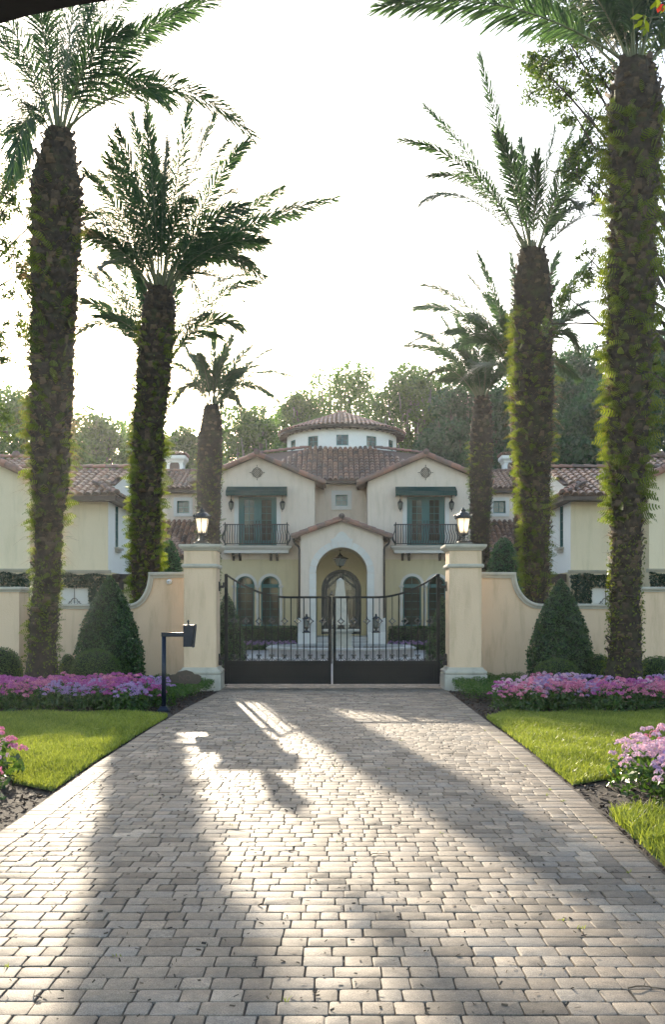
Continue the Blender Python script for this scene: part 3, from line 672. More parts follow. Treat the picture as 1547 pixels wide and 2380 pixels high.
def tile_plane(tb, bb, O, u, v, poly, col=.25, row=.36, r=.105, thick=.07):
    O = Vector(O); u = Vector(u).normalized(); v = Vector(v).normalized(); n = u.cross(v)
    if n.z < 0: n = -n
    bb.prism([O+u*a+v*c for a, c in poly], -n*thick)
    a0 = min(a for a, c in poly); a1 = max(a for a, c in poly); c1 = max(c for a, c in poly); c0 = min(c for a, c in poly)
    i = 0; a = a0+col/2
    while a < a1:
        c = c0-.05; sh = random.gauss(.5, .13)
        while c < c1:
            if pip(poly, a, max(c+row*.5, c0+.02)):
                tb_t = min(1, max(0, random.gauss(sh, .26)))
                place_tile(tb, O+u*(a+random.gauss(0, .004))+v*c+n*.004, u, v, n, row*1.12, r*random.uniform(.97, 1.03), r*.86, tb_t)
            c += row
        a += col
def tile_line(b, p0, p1, r=.12, L=.42, up=(0, 0, 1), lift=.02, t0=None):
    p0 = Vector(p0); p1 = Vector(p1); d = (p1-p0); n = max(1, round(d.length/L)); st = d/n; v = d.normalized()
    u = v.cross(Vector(up)).normalized(); nn = u.cross(v).normalized()
    if nn.z < 0: nn = -nn
    for i in range(n):
        place_tile(b, p0+st*i+nn*lift, u, v, nn, st.length*1.08, r*1.05, r*.9, min(1, max(0, random.gauss(.5, .28))))

# ================================================================== VILLA
villa = thing('villa', 'two storey stucco mansion with twin gables and a round tiled rotunda behind the gate', 'house', (.4, 42, 0))
def wall_part(name, D, outer, holes, thick, m, parent=villa):
    b = MB(); b.holed((0, D, 0), (1, 0, 0), (0, 0, 1), outer, holes, (0, thick, 0)); return b.build(name, m, parent)
def axis(D): return .0095*D
def window_rect(parent, D, x0, x1, z0, z1, nx=2, nz=2, m='teal', fr=.05, depth=.10, mun=.02, label=None):
    """recessed casement: frame mesh with a glass pane below it"""
    b = MB(); y = D+depth
    b.box((x0, y, z0), (x0+fr, y+.05, z1)); b.box((x1-fr, y, z0), (x1, y+.05, z1)); b.box((x0+fr, y, z0), (x1-fr, y+.05, z0+fr)); b.box((x0+fr, y, z1-fr), (x1-fr, y+.05, z1))
    for i in range(1, nx): x = x0+fr+(x1-x0-2*fr)*i/nx; b.box((x-mun/2, y+.012, z0+fr), (x+mun/2, y+.04, z1-fr))
    for i in range(1, nz): z = z0+fr+(z1-z0-2*fr)*i/nz; b.box((x0+fr, y+.014, z-mun/2), (x1-fr, y+.038, z+mun/2))
    w_ = b.build('window', M[m], parent)
    b = MB(); b.box((x0+fr*.5, y+.052, z0+fr*.5), (x1-fr*.5, y+.06, z1-fr*.5)); b.build('pane', M['glass'], w_)
    return w_
def stone_frame(parent, D, x0, x1, z0, z1, wd, name='window_surround', m='stone_pale', d=.05):
    b = MB(); b.holed((0, D-d, 0), (1, 0, 0), (0, 0, 1), rect(x0-wd, x1+wd, z0-wd, z1+wd), [rect(x0, x1, z0, z1)], (0, d-.002, 0))
    b.holed((0, D-d-.015, 0), (1, 0, 0), (0, 0, 1), rect(x0-wd, x1+wd, z0-wd, z1+wd), [rect(x0-wd+.05, x1+wd-.05, z0-wd+.05, z1+wd-.05)], (0, .0148, 0))
    return b.build(name, M[m], parent)
DG, DR, DP, DD = 42.0, 44.0, 40.0, 42.45
ZE = PZ(1119, DR)
def gable(xcp, mir):
    """one gabled pavilion; xcp = image x of its axis"""
    xc = PX(xcp, DG); hw = 2.56; za = PZ(1062, DG); ze = za-.42*hw-.02
    # openings: french door, twin arched windows
    dx0, dx1 = xc-.845+.02, xc+.845+.02; dz0, dz1 = PZ(1270, DG), PZ(1153, DG)-.02
    holes = [rect(dx0, dx1, dz0, dz1)]
    az0, az1 = PZ(1455, DG), PZ(1339, DG)
    ac = [xc+o for o in ((-.53, .575) if not mir else (-.59, .51))]; ah = .41
    for a in ac: holes.append(arch_pts(a, az0, az1-ah, ah))
    zsp_ = PZ(1300, DG)
    wall_part('gable_wall', DG, [(xc-hw, zsp_), (xc+hw, zsp_), (xc+hw, ze), (xc, za), (xc-hw, ze)], holes[:1], .35, M['plaster'])
    wall_part('ground_floor_wall', DG+.012, rect(xc-hw+.012, xc+hw-.012, -.05, zsp_-.001), holes[1:], .33, M['plaster_ground'])
    b = MB(); b.box((xc-hw, DG+.36, -.05), (xc-hw+.3, DG+6, ze-.02)); b.box((xc+hw-.3, DG+.36, -.05), (xc+hw, DG+6, ze-.02)); b.build('side_wall', M['plaster'], villa)
    # roof of the pavilion
    tb, bb = MB(), MB(); oh = .42; L = (hw+oh)/math.cos(math.atan(.42)); za2 = za+.10
    for s in (-1, 1):
        v = Vector((-s, 0, .42)); O = Vector((xc+s*(hw+oh), DG-.22, za2-.42*(hw+oh)))
        tile_plane(tb, bb, O, (0, 1, 0), v, [(0, 0), (7.5, 0), (7.5, L), (0, L)])
    tile_line(tb, (xc, DG-.2, za2+.05), (xc, DG+6, za2+.05), .13)
    bb.build('gable_roof_bed', M['tile_bed'], villa); tb.build('gable_roof_tiles', M['tile'], villa)
    b = MB()
    for s in (-1, 1): tile_line(b, (xc+s*(hw+oh+.02), DG-.26, za2-.42*(hw+oh)+.0), (xc, DG-.26, za2+.02), .125, .40, up=(0, -.9, .45), lift=-.04)
    b.tube([(xc, DG-.42, za2+.08), (xc, DG-.1, za2+.08)], .13, 12, t=0)
    b.build('rake_tiles', M['tile_rake'], villa)
    # iron quatrefoil
    b = MB(); zc = PZ(1098.7, DG); y = DG-.05; r = .175
    for q in range(4):
        a = q*PI/2; c = Vector((xc+.12*math.cos(a), y, zc+.12*math.sin(a))); b.tube([c+Vector((.11*math.cos(a+g), 0, .11*math.sin(a+g))) for g in np.linspace(-PI/2, PI/2, 9)], .011, 5)
        b.tube([(xc+.22*math.cos(a), y, zc+.22*math.sin(a)), (xc+.33*math.cos(a), y, zc+.33*math.sin(a))], [.009, .009], 5)
        b.tube([(xc+.31*math.cos(a), y, zc+.31*math.sin(a)), (xc+.345*math.cos(a), y, zc+.345*math.sin(a))], [.024, .004], 6)
    s_ = .165
    for a_, c_ in (((-s_, -s_), (s_, -s_)), ((s_, -s_), (s_, s_)), ((s_, s_), (-s_, s_)), ((-s_, s_), (-s_, -s_))): b.bar((xc+a_[0], y, zc+a_[1]), (xc+c_[0], y, zc+c_[1]), .014)
    for i in (-2, -1, 0, 1, 2):
        o = i*s_/2
        lo_, hi_ = max(-s_, -s_-o*2 if False else -s_), s_
        x0_ = max(-s_, -s_+o*1.0); x1_ = min(s_, s_+o*1.0)
        b.bar((xc+x0_, y, zc+x0_-o), (xc+x1_, y, zc+x1_-o), .011); b.bar((xc+x0_, y, zc-(x0_-o)), (xc+x1_, y, zc-(x1_-o)), .011)
    b.build('iron_ornament', M['iron_matt'], villa)
    # awning
    za_, zb_ = PZ(1131, DG), PZ(1155, DG); b = MB(); x0_, x1_ = xc-1.335, xc+1.335
    pr = [(DG-.01, za_), (DG-.55, zb_+.20), (DG-.58, zb_), (DG-.555, zb_), (DG-.53, zb_+.18), (DG-.01, za_-.035)]
    b.prism([(x0_, y_, z_) for y_, z_ in pr], (x1_-x0_, 0, 0))
    for x_ in (x0_+.002, x1_-.018): b.prism([(x_, DG-.011, za_-.01), (x_, DG-.545, zb_+.19), (x_, DG-.575, zb_+.005), (x_, DG-.011, zb_+.02)], (.016, 0, 0))
    b.build('awning', M['awning'], villa)
    # french door
    door = MB(); y = DG+.12; fr = .10; xm = (dx0+dx1)/2
    door.holed((0, y, 0), (1, 0, 0), (0, 0, 1), rect(dx0, dx1, dz0, dz1), [rect(dx0+.24, xm-.17, dz0+.28, dz1-.14), rect(xm+.17, dx1-.24, dz0+.28, dz1-.14)], (0, .06, 0))
    for xa, xb in ((dx0+.24, xm-.17), (xm+.17, dx1-.24)):
        xx = (xa+xb)/2; door.box((xx-.012, y+.015, dz0+.28), (xx+.012, y+.045, dz1-.14))
        for i in range(1, 6): zz = dz0+.28+(dz1-dz0-.42)*i/6; door.box((xa, y+.018, zz-.012), (xb, y+.042, zz+.012))
    door.box((xm-.012, y-.015, dz0+.02), (xm+.012, y-.0005, dz1-.02))
    dr = door.build('balcony_door', M['teal'], villa)
    b = MB(); b.box((dx0+.2, y+.062, dz0+.2), (dx1-.2, y+.07, dz1-.1)); b.build('pane', M['glass'], dr)
    b = MB(); [b.tube([(xm+s*.07, y-.03, dz0+.85), (xm+s*.07, y-.03, dz0+1.15)], .014, 6) for s in (-1, 1)]; b.build('handle', M['iron_matt'], dr)
    b = MB(); b.box((dx0-.19, DG-.04, dz0-.02), (dx0-.002, DG-.001, dz1)); b.build('door_jamb', M['stone_pale'], villa); b = MB(); b.box((dx1+.002, DG-.04, dz0-.02), (dx1+.19, DG-.001, dz1)); b.build('door_jamb', M['stone_pale'], villa)
    # balcony slab, brackets, railing
    zt, zs = PZ(1271.5, DG), PZ(1287, DG); b = MB(); bw = 1.42
    b.loft([[(xc-bw-o, DG-.0, z), (xc+bw+o, DG-.0, z), (xc+bw+o, DG-.55-o, z), (xc-bw-o, DG-.55-o, z)] for o, z in ((0, zs), (0, zs+.13), (.03, zs+.14), (.08, zs+.20), (.14, zs+.235), (.14, zt), )]); b.build('balcony_slab', M['stone_pale'], villa)
    b = MB(); b.box((xc-bw-.16, DG-.72, zt+.001), (xc+bw+.16, DG-.002, zt+.03)); b.build('balcony_lip', M['stone'], villa)
    for o in (-1.03, -.74, .62, .9):
        b = MB(); x_ = xc+o; b.prism([(x_-.05, DG-.01, zs-.001), (x_-.05, DG-.48, zs-.001), (x_-.05, DG-.46, zs-.08), (x_-.05, DG-.2, zs-.16), (x_-.05, DG-.12, zs-.30), (x_-.05, DG-.01, zs-.32)], (.10, 0, 0)); b.build('bracket', M['wood'], villa)
    rail = MB(); rz0, rz1 = zt+.10, PZ(1222, DG); yr = DG-.62; rx = 1.36
    rail.bar((xc-rx, yr, rz1), (xc+rx, yr, rz1), .045, .03); rail.bar((xc-rx, yr, rz0), (xc+rx, yr, rz0), .04, .03)
    for s in (-1, 1):
        rail.bar((xc+s*rx, yr, zt), (xc+s*rx, yr, rz1+.07), .05); rail.bar((xc+s*rx, yr, rz1), (xc+s*rx, DG, rz1), .045, .03); rail.bar((xc+s*rx, yr, rz0), (xc+s*rx, DG, rz0), .04, .03)
        rail.tube([(xc+s*rx, yr, rz1+.06), (xc+s*rx, yr, rz1+.12)], [.025, .005], 6); rail.tube([(xc+s*rx, yr, rz1), (xc+s*(rx+.06), yr, rz1+.01), (xc+s*(rx+.09), yr, rz1-.05)], [.02, .02, .012], 6)
    for o in (-.7, 0, .7): rail.bar((xc+o, yr, zt+.03), (xc+o, yr, rz0), .03)
    H = rz1-rz0
    def belly(x, y, dx, dy): return [Vector((x+dx*g, y+dy*g, rz0+H*t)) for t, g in ((0, 0), (.1, .045), (.25, .12), (.42, .13), (.6, .05), (.75, .0), (.9, -.005), (1, 0))]
    nb = 25
    for i in range(1, nb): 
        x_ = xc-rx+2*rx*i/nb; rail.tube(belly(x_, yr, (x_-xc)/rx*.35 + .25*(1 if x_ > xc else 1), -1), .019, 5)
    for s in (-1, 1):
        for i in range(0, 4): rail.tube(belly(xc+s*rx, yr+.14*i, s*1.0, -.5 if i == 0 else 0), .019, 5)
    rail.build('balcony_railing', M['iron_matt'], villa)
    # wall lanterns either side of the door
    for s in (-1, 1):
        x_ = xc+s*1.135+.0; y_ = DG-.22; zt_, zb_2 = PZ(1160, DG), PZ(1191, DG)
        b = MB(); b.tube([(x_, DG-.01, zt_+.12), (x_-s*.0, y_+.0, zt_+.14), (x_, y_, zt_+.02)], .012, 5)
        b.lathe((x_, y_, zb_2), [(.006, 0), (.018, .05), (.02, .08), (.055, .12), (.07, .14)], 8, smooth=False); b.lathe((x_, y_, zb_2), [(.115, .38), (.13, .39), (.10, .44), (.05, .50), (.03, .53), (.04, .56), (.01, .60)], 8, smooth=False)
        for i in range(6): a = i*PI/3; b.bar((x_+.07*math.cos(a), y_+.07*math.sin(a), zb_2+.14), (x_+.115*math.cos(a), y_+.115*math.sin(a), zb_2+.38), .014)
        wl = b.build('wall_lantern', M['iron_matt'], villa)
        b = MB(); b.loft([[(x_+r_*math.cos(i*PI/3), y_+r_*math.sin(i*PI/3), z_) for i in range(6)] for r_, z_ in ((.062, zb_2+.145), (.107, zb_2+.375))]); b.build('lantern_glass', M['dullglass'], wl)
    # twin arched windows with stone surround and twisted columns
    for a in ac:
        b = MB(); y = DG+.14
        b.holed((0, y, 0), (1, 0, 0), (0, 0, 1), arch_pts(a, az0, az1-ah, ah), [arch_pts(a, az0+.06, az1-ah, ah-.06)], (0, .05, 0))
        b.box((a-.012, y+.012, az0+.06), (a+.012, y+.04, az1-.07))
        for i in range(1, 6):
            z_ = az0+.06+(az1-ah-az0)*i/5.2; b.box((a-ah+.06, y+.014, z_-.012), (a+ah-.06, y+.038, z_+.012))
        b.box((a-ah+.05, y+.004, az1-ah-.10), (a+ah-.05, y+.046, az1-ah+.06))
        wd = b.build('arched_window', M['teal'], villa)
        b = MB(); b.prism([(x_, y+.052, z_) for x_, z_ in arch_pts(a, az0+.02, az1-ah, ah-.02)], (0, .01, 0)); b.build('pane', M['glass'], wd)
        b = MB(); o_ = ah+.12
        outl = [(a+o_*math.cos(g), az1-ah+o_*math.sin(g)) for g in np.linspace(0, PI, 17)]; inl = [(a+(ah+.0)*math.cos(g), az1-ah+(ah+.0)*math.sin(g)) for g in np.linspace(PI, 0, 17)]
        b.prism([(x_, DG-.05, z_) for x_, z_ in outl+inl], (0, .048, 0)); b.build('arch_surround', M['stone_pale'], villa)
    for x_ in (ac[0]-ah-.08, (ac[0]+ac[1])/2, ac[1]+ah+.08):
        b = MB(); n = 8; z_a, z_b = az0-.02, az1-ah-.12; rings = []
        for i in range(33):
            t = i/32; z = z_a+(z_b-z_a)*t
            rings.append([(x_+(.062+.016*math.cos(2*th-t*16))*math.cos(th), DG-.03+(.062+.016*math.cos(2*th-t*16))*math.sin(th), z) for th in [2*PI*j/n for j in range(n)]])
        b.loft(rings, smooth=True); b.sweep_sq(x_, DG-.03, .06, .06, [(0, z_b), (.02, z_b+.03), (.02, z_b+.05), (.05, z_b+.07), (.05, z_b+.11)]); b.sweep_sq(x_, DG-.03, .07, .07, [(.02, z_a-.10), (.02, z_a)]); b.build('twisted_column', M['stone_pale'], villa)
gable(598, False); gable(990, True)
# recess wall, small window
xw0, xw1 = PX(780.5, DR), PX(808.5, DR); zw0, zw1 = PZ(1175.5, DR), PZ(1150, DR)
wall_part('recess_wall', DR, rect(PX(700, DR), PX(890, DR), -.05, ZE), [rect(xw0, xw1, zw0, zw1)], .3, M['plaster'])
window_rect(villa, DR, xw0, xw1, zw0, zw1); stone_frame(villa, DR, xw0, xw1, zw0, zw1, .19)
# main hip roof up to the rotunda
YD = 50.0; XD = PX(795, YD); RD = 127*YD/F
tb, bb = MB(), MB()
yt = 47.15; zt_ = PZ(1043, yt); ye = DR-.4; ze_ = ZE+.02; sl = Vector((0, yt-ye, zt_-ze_)); Ls = sl.length
xl, xr = PX(716, yt), PX(872, yt); xbl, xbr = PX(560, ye), PX(1030, ye)
tile_plane(tb, bb, (xbl, ye, ze_), (1, 0, 0), sl, [(0, 0), (xbr-xbl, 0), (xr-xbl, Ls), (xl-xbl, Ls)])
bb.build('main_roof_bed', M['tile_bed'], villa); tb.build('main_roof_tiles', M['tile'], villa)
for s, xt, x2 in ((-1, xl, PX(600, 48.6)), (1, xr, PX(988, 48.6))):
    b = MB(); tile_line(b, (x2, 48.8, PZ(1055, 48.8)), (xt, yt, zt_+.03), .12); b.build('hip_tiles', M['tile_rake'], villa)
tb, bb = MB(), MB()                                   # upper slopes left and right of the rotunda
for s in (-1, 1):
    xa = xl if s < 0 else xr; x2 = PX(600, 48.8) if s < 0 else PX(988, 48.8)
    bb.prism([(xa, yt+.02, zt_-.02), (x2, 48.8, PZ(1055, 48.8)-.02), (x2, 53, PZ(1055, 48.8)-.02), (xa, 53, zt_-.02)], (0, 0, -.1))
    bb.prism([(xa, yt, zt_-.04), (x2, 48.8, PZ(1055, 48.8)-.04), (x2-s*-3.5, 47.5, 6.3), (x2, ye+.5, 6.9)], (0, .1, -.1))
bb.build('upper_roof', M['tile_bed'], villa)
b = MB(); b.box((PX(733, DR)+.0, DR-.42, ZE-.14), (PX(855, DR), DR-.005, ZE-.03)); b.build('eave_soffit', M['wood'], villa)
# rotunda drum with windows
zd0, zd1 = PZ(1052, YD-RD), PZ(994, YD-RD)
angs = [(-62, .115), (-31, .115), (0, .115), (31, .115), (62, .115)]
hwA = .105; wz0, wz1 = PZ(1035, YD-RD), PZ(1010, YD-RD)
b = MB(); ns = 96; seg = []
def dp(a, r, z): return (XD+r*math.sin(a), YD-r*math.cos(a), z)
cuts = sorted(set([round(-PI+2*PI*i/ns, 6) for i in range(ns)]+[round(R(a)+s*hwA, 6) for a, _ in angs for s in (-1, 1)]))
def inwin(a): return any(abs(a-R(q)) < hwA for q, _ in angs)
for i in range(len(cuts)):
    a0, a1 = cuts[i], cuts[(i+1) % len(cuts)]
    if a1 < a0: a1 += 2*PI
    if a1-a0 < 1e-5: continue
    if inwin((a0+a1)/2):
        for za, zb in ((zd0, wz0), (wz1, zd1)): b.add([dp(a0, RD, za), dp(a1, RD, za), dp(a1, RD, zb), dp(a0, RD, zb)], [(0, 1, 2, 3)], smooth=False)
        for z in (wz0, wz1): b.add([dp(a0, RD, z), dp(a1, RD, z), dp(a1, RD-.2, z), dp(a0, RD-.2, z)], [(0, 1, 2, 3)])
    else: b.add([dp(a0, RD, zd0), dp(a1, RD, zd0), dp(a1, RD, zd1), dp(a0, RD, zd1)], [(0, 1, 2, 3)], smooth=False)
for q, _ in angs:
    for s in (-1, 1): a = R(q)+s*hwA; b.add([dp(a, RD, wz0), dp(a, RD, wz1), dp(a, RD-.2, wz1), dp(a, RD-.2, wz0)], [(0, 1, 2, 3)])
b.build('rotunda_drum', M['plaster_white'], villa)
for q, _ in angs:
    a = R(q); c = Vector(dp(a, RD-.10, 0)); ux = Vector((math.cos(a), math.sin(a), 0)); nn = Vector((math.sin(a), -math.cos(a), 0)); W_ = RD*math.sin(hwA)-.01
    def bx(b, xa, xb, za, zb, d=.04): b.prism([c+ux*xa+Vector((0, 0, za)), c+ux*xb+Vector((0, 0, za)), c+ux*xb+Vector((0, 0, zb)), c+ux*xa+Vector((0, 0, zb))], nn*d)
    b = MB(); f_ = .045
    bx(b, -W_, -W_+f_, wz0, wz1); bx(b, W_-f_, W_, wz0, wz1); bx(b, -W_+f_, W_-f_, wz0, wz0+f_); bx(b, -W_+f_, W_-f_, wz1-f_, wz1); bx(b, -.012, .012, wz0+f_, wz1-f_, .03)
    zm = (wz0+wz1)/2; bx(b, -W_+f_, W_-f_, zm-.012, zm+.012, .028); wd = b.build('window', M['teal'], villa)
    b = MB(); bx(b, -W_, W_, wz0, wz1, -.01); b.build('pane', M['glass'], wd)
RE = 148*YD/F; zre = PZ(983, YD-RE)-.05; zra = PZ(960, YD)
b = MB(); b.lathe((XD, YD, 0), [(RD-.1, zd1-.01), (RE-.03, zre-.10), (RE-.03, zre-.01), (.3, zra-.06)], 64, smooth=False); b.build('rotunda_eave', M['wood'], villa)
for i in range(48):
    a = 2*PI*i/48
    if math.cos(a) > -.2: bq = MB(); p0, p1 = Vector(dp(a, RD, zre-.10)), Vector(dp(a, RE-.06, zre-.12)); bq.bar(p0, p1, .07, .10); bq.build('rafter_tail', M['wood'], villa)
tb = MB(); Lc = math.hypot(RE, zra-zre); nrow = int(Lc/.36)
for r_ in range(nrow+1):
    t = r_/nrow*.97; rad = RE*(1-t); nc = max(6, int(2*PI*rad/.235))
    for i in range(nc):
        a = 2*PI*(i+.5*(r_ % 2)*0)/nc
        if math.cos(a) < -.35: continue
        p = Vector(dp(a, rad, zre+(zra-zre)*t+.0)); u = Vector((math.cos(a), math.sin(a), 0)); v = (Vector((XD, YD, zra))-p).normalized(); n_ = u.cross(v)
        if n_.z < 0: n_ = -n_
        place_tile(tb, p, u, v, n_, .40, .10, .085, min(1, max(0, random.gauss(.5, .25))))
tb.build('rotunda_roof_tiles', M['tile'], villa)
b = MB(); b.lathe((XD, YD, zra-.10), [(.32, 0), (.30, .08), (.16, .14), (.02, .17)], 16, t=.3); b.build('roof_cap', M['tile_rake'], villa)
# portal
xc = PX(795, DP); hw = 1.745; zap = PZ(1211, DP); zep = zap-.36*hw
ihw, isp = PX(854, DP)-PX(794, DP), PZ(1332, DP); ohw = PX(869.6, DP)-PX(794, DP)
wall_part('portal_wall', DP, [(xc-hw, -.05), (xc+hw, -.05), (xc+hw, zep), (xc, zap), (xc-hw, zep)], [arch_pts(xc, .25, isp, ihw, 24)], .45, M['plaster'])
b = MB(); 
for s in (-1, 1): b.box((xc+s*hw, DP+.452, -.05), (xc+s*(hw-.3), DD, zep-.03))
b.build('portal_side', M['plaster'], villa)
dhw = 46.5*DD/F; dsp = PZ(1370, DD); dz0 = PZ(1474, DD); dcx = PX(794, DD)
wall_part('porch_back_wall', DD, rect(xc-hw, xc+hw, -.05, zep-.05), [arch_pts(dcx, dz0, dsp, dhw, 24)], .3, M['plaster_yellow'])
b = MB()
vr = [[(x_, y_, z_) for x_, z_ in [(xc+(ihw+.02)*math.cos(g), isp+(ihw+.02)*math.sin(g)) for g in np.linspace(0, PI, 17)]] for y_ in (DP+.452, DD-.002)]
b.loft(vr, closed=False, caps=False, smooth=True)
for s in (-1, 1): b.add([(xc+s*(ihw+.02), DP+.452, .25), (xc+s*(ihw+.02), DD, .25), (xc+s*(ihw+.02), DD, isp), (xc+s*(ihw+.02), DP+.452, isp)], [(0, 1, 2, 3)])
b.build('porch_vault', M['plaster_yellow'], villa)
# stone arch of separate voussoirs
b = MB(); nv = 13
def vous(o0, o1, a0, a1, t):
    pts = [(xc+o1*math.cos(g), isp+o1*math.sin(g)) for g in np.linspace(a0, a1, 4)]+[(xc+o0*math.cos(g), isp+o0*math.sin(g)) for g in np.linspace(a1, a0, 4)]
    b.prism([(x_, DP-.06, z_) for x_, z_ in pts], (0, .058, 0), t)
for i in range(nv): vous(ihw, ohw, PI*i/nv+.008, PI*(i+1)/nv-.008, random.uniform(.2, .8))
z_ = .35; 
while z_ < isp-.05:
    h_ = min(.375, isp-z_-.004)
    for s in (-1, 1): b.box((xc+s*ihw, DP-.06, z_+.005), (xc+s*ohw, DP-.002, z_+h_-.005), random.uniform(.2, .8)); b.box((xc+s*(ihw-.012), DP-.05, z_+.005), (xc+s*(ihw+.0005), DP+.46, z_+h_-.005), random.uniform(.2, .8))
    z_ += .375
zc_ = isp+ohw-.03
b.prism([(xc+x_, DP-.085, zc_+z2) for x_, z2 in ((-.46, -.02), (-.46, .10), (-.36, .10), (-.30, .16), (-.24, .22), (-.19, .30), (-.10, .38), (0, .41), (.10, .38), (.19, .30), (.24, .22), (.30, .16), (.36, .10), (.46, .10), (.46, -.02), (0, -.05))], (0, .08, 0), .5)
b.build('portal_arch', M['stone_pale'], villa)
# portal roof
tb, bb = MB(), MB(); oh = .34; L = (hw+oh)/math.cos(math.atan(.36)); za2 = zap+.09
for s in (-1, 1):
    O = Vector((xc+s*(hw+oh), DP-.2, za2-.36*(hw+oh))); tile_plane(tb, bb, O, (0, 1, 0), Vector((-s, 0, .36)), [(0, 0), (3.9, 0), (3.9, L), (0, L)])
tile_line(tb, (xc, DP-.2, za2+.05), (xc, DR, za2+.05), .13); bb.build('portal_roof_bed', M['tile_bed'], villa); tb.build('portal_roof_tiles', M['tile'], villa)
b = MB()
for s in (-1, 1): tile_line(b, (xc+s*(hw+oh+.02), DP-.24, za2-.36*(hw+oh)), (xc, DP-.24, za2+.02), .125, .40, up=(0, -.9, .45), lift=-.03)
b.tube([(xc, DP-.42, za2+.10), (xc, DP-.05, za2+.10)], .115, 14, t=0); b.build('portal_rake_tiles', M['tile_rake'], villa)
for s in (-1, 1):
    b = MB(); x_ = xc+s*(hw+.03); ztt = PZ(1250, DP)
    b.box((x_+s*.12, DP-.1, ztt-.02), (x_+s*.34, DP+2, ztt+.06)); b.tube([(x_+s*.26, DP-.06, ztt), (x_+s*.25, DP-.06, ztt-.14), (x_+s*.18, DP-.06, ztt-.27), (x_+s*.05, DP-.05, ztt-.38), (x_+s*.02, DP-.05, ztt-.50), (x_+s*.02, DP-.05, .3)], .045, 8); b.build('downspout', M['wood'], villa)
# entrance doors
b = MB(); y = DD+.10
b.holed((0, y, 0), (1, 0, 0), (0, 0, 1), arch_pts(dcx, dz0, dsp, dhw, 24), [arch_pts(dcx, dz0+.06, dsp, dhw-.17, 24)], (0, .12, 0)); b.build('door_frame', M['door'], villa)
for s in (-1, 1):
    g = np.linspace(0, PI/2, 12); r_ = dhw-.175
    out = [(dcx+s*.01, dz0+.06), (dcx+s*r_, dz0+.06)]+[(dcx+s*r_*math.cos(t), dsp+r_*math.sin(t)) for t in g[:-1]]+[(dcx+s*.01, dsp+r_)]
    if s < 0: out = out[::-1]
    r2 = r_-.10
    hole = [(dcx+s*.12, dz0+.35), (dcx+s*r2, dz0+.35)]+[(dcx+s*r2*math.cos(t), dsp+r2*math.sin(t)) for t in np.linspace(0, 1.38, 10)]+[(dcx+s*.12, dsp+r2*.975)]
    if s < 0: hole = hole[::-1]
    b = MB(); b.holed((0, y+.02, 0), (1, 0, 0), (0, 0, 1), out, [hole], (0, .06, 0)); b.bar((dcx+s*.11, y+.045, dsp+.55), (dcx+s*(r2+.03), y+.045, dsp+.05), .09, .05)
    lf = b.build('entrance_door', M['door'], villa)
    b = MB(); b.box((min(dcx+s*.1, dcx+s*(r2+.02)), y+.082, dz0+.3), (max(dcx+s*.1, dcx+s*(r2+.02)), y+.09, dsp+.12)); b.prism([(x_, y+.084, z_) for x_, z_ in hole], (0, .005, 0)); b.build('door_glass', M['doorglass'], lf)
    b = MB(); yy = y+.03; u3 = (s, 0, 0); v3 = (0, 0, 1)
    for (cx_, cz_, r0_, a0_, sg_) in ((.30, .30, .13, 2.4, 1), (.55, .15, .12, .5, -1), (.28, .72, .11, -1, 1), (.25, -.12, .11, 1.8, -1), (.52, -.10, .12, 1.2, 1), (.30, -.36, .11, -1.5, 1), (.58, -.36, .10, 2.0, -1), (.28, -1.35, .10, 1.5, 1), (.55, -1.35, .11, 1.5, -1), (.30, -1.62, .10, -1.5, -1), (.56, -1.62, .10, -1.5, 1), (.44, .46, .10, 0, 1)):
        b.tube(spiral((dcx+s*cx_, yy, dsp+cz_), r0_, 1.4, a0_, sg_, u3, v3, 16, .12), .009, 4)
    for i in range(5): b.tube([(dcx+s*(.17+i*.115), yy, dsp-.48), (dcx+s*(.17+i*.115), yy, dsp-1.22)], .009, 4)
    b.build('door_scrollwork', M['iron_matt'], lf)
# steps with scrolled side walls
zs_ = [(.0, PX(690, DP), PX(899, DP), 38.75), (.14, PX(699, DP), PX(889, DP), 39.05), (.28, PX(699, DP), PX(889, DP), 39.35), (.42, PX(699, DP), PX(889, DP), 39.65)]
for i, (z_, xa, xb, y_) in enumerate(zs_):
    b = MB(); h_ = .14 if i else .10; b.box((xa, y_, z_-.02), (xb, DD if i == 3 else y_+.6, z_+h_-.02), random.random(), bev=.01); b.build('step', M['ashlar'], villa)
for s in (-1, 1):
    b = MB(); xa, xb = (PX(694, DP), PX(736, DP)) if s < 0 else (PX(855, DP), PX(896, DP)); zt2 = PZ(1436, 39.3)
    pr = [(xa, .0), (xb, .0), (xb, 1.0), (xa, 1.0)]
    b.box((xa, 39.2, .0), (xb, 39.97, PZ(1471, 39.3)), .5, bev=.012)
    xo, xi = (xa, xb) if s < 0 else (xb, xa)
    b.prism([(xo, 39.75, PZ(1471, 39.3)), (xi, 39.75, PZ(1471, 39.3)), (xi, 39.75, PZ(1400, 39.8)), (xi-(-s)*.06, 39.75, PZ(1425, 39.8)), (xi-(-s)*.2, 39.75, PZ(1436, 39.8)), (xo-s*.17, 39.75, PZ(1442, 39.8)), (xo, 39.75, PZ(1444, 39.8))] if False else [(xo, 39.75, 1.0*PZ(1471, 39.3)), (xi, 39.75, PZ(1471, 39.3)), (xi, 39.75, PZ(1398, 39.8)), (xi+s*.07, 39.75, PZ(1420, 39.8)), (xi+s*.22, 39.75, PZ(1433, 39.8)), (xi+s*.50, 39.75, PZ(1440, 39.8)), (xo, 39.75, PZ(1436, 39.8))], (0, .22, 0))
    b.build('step_wall', M['stone_pale'], villa)
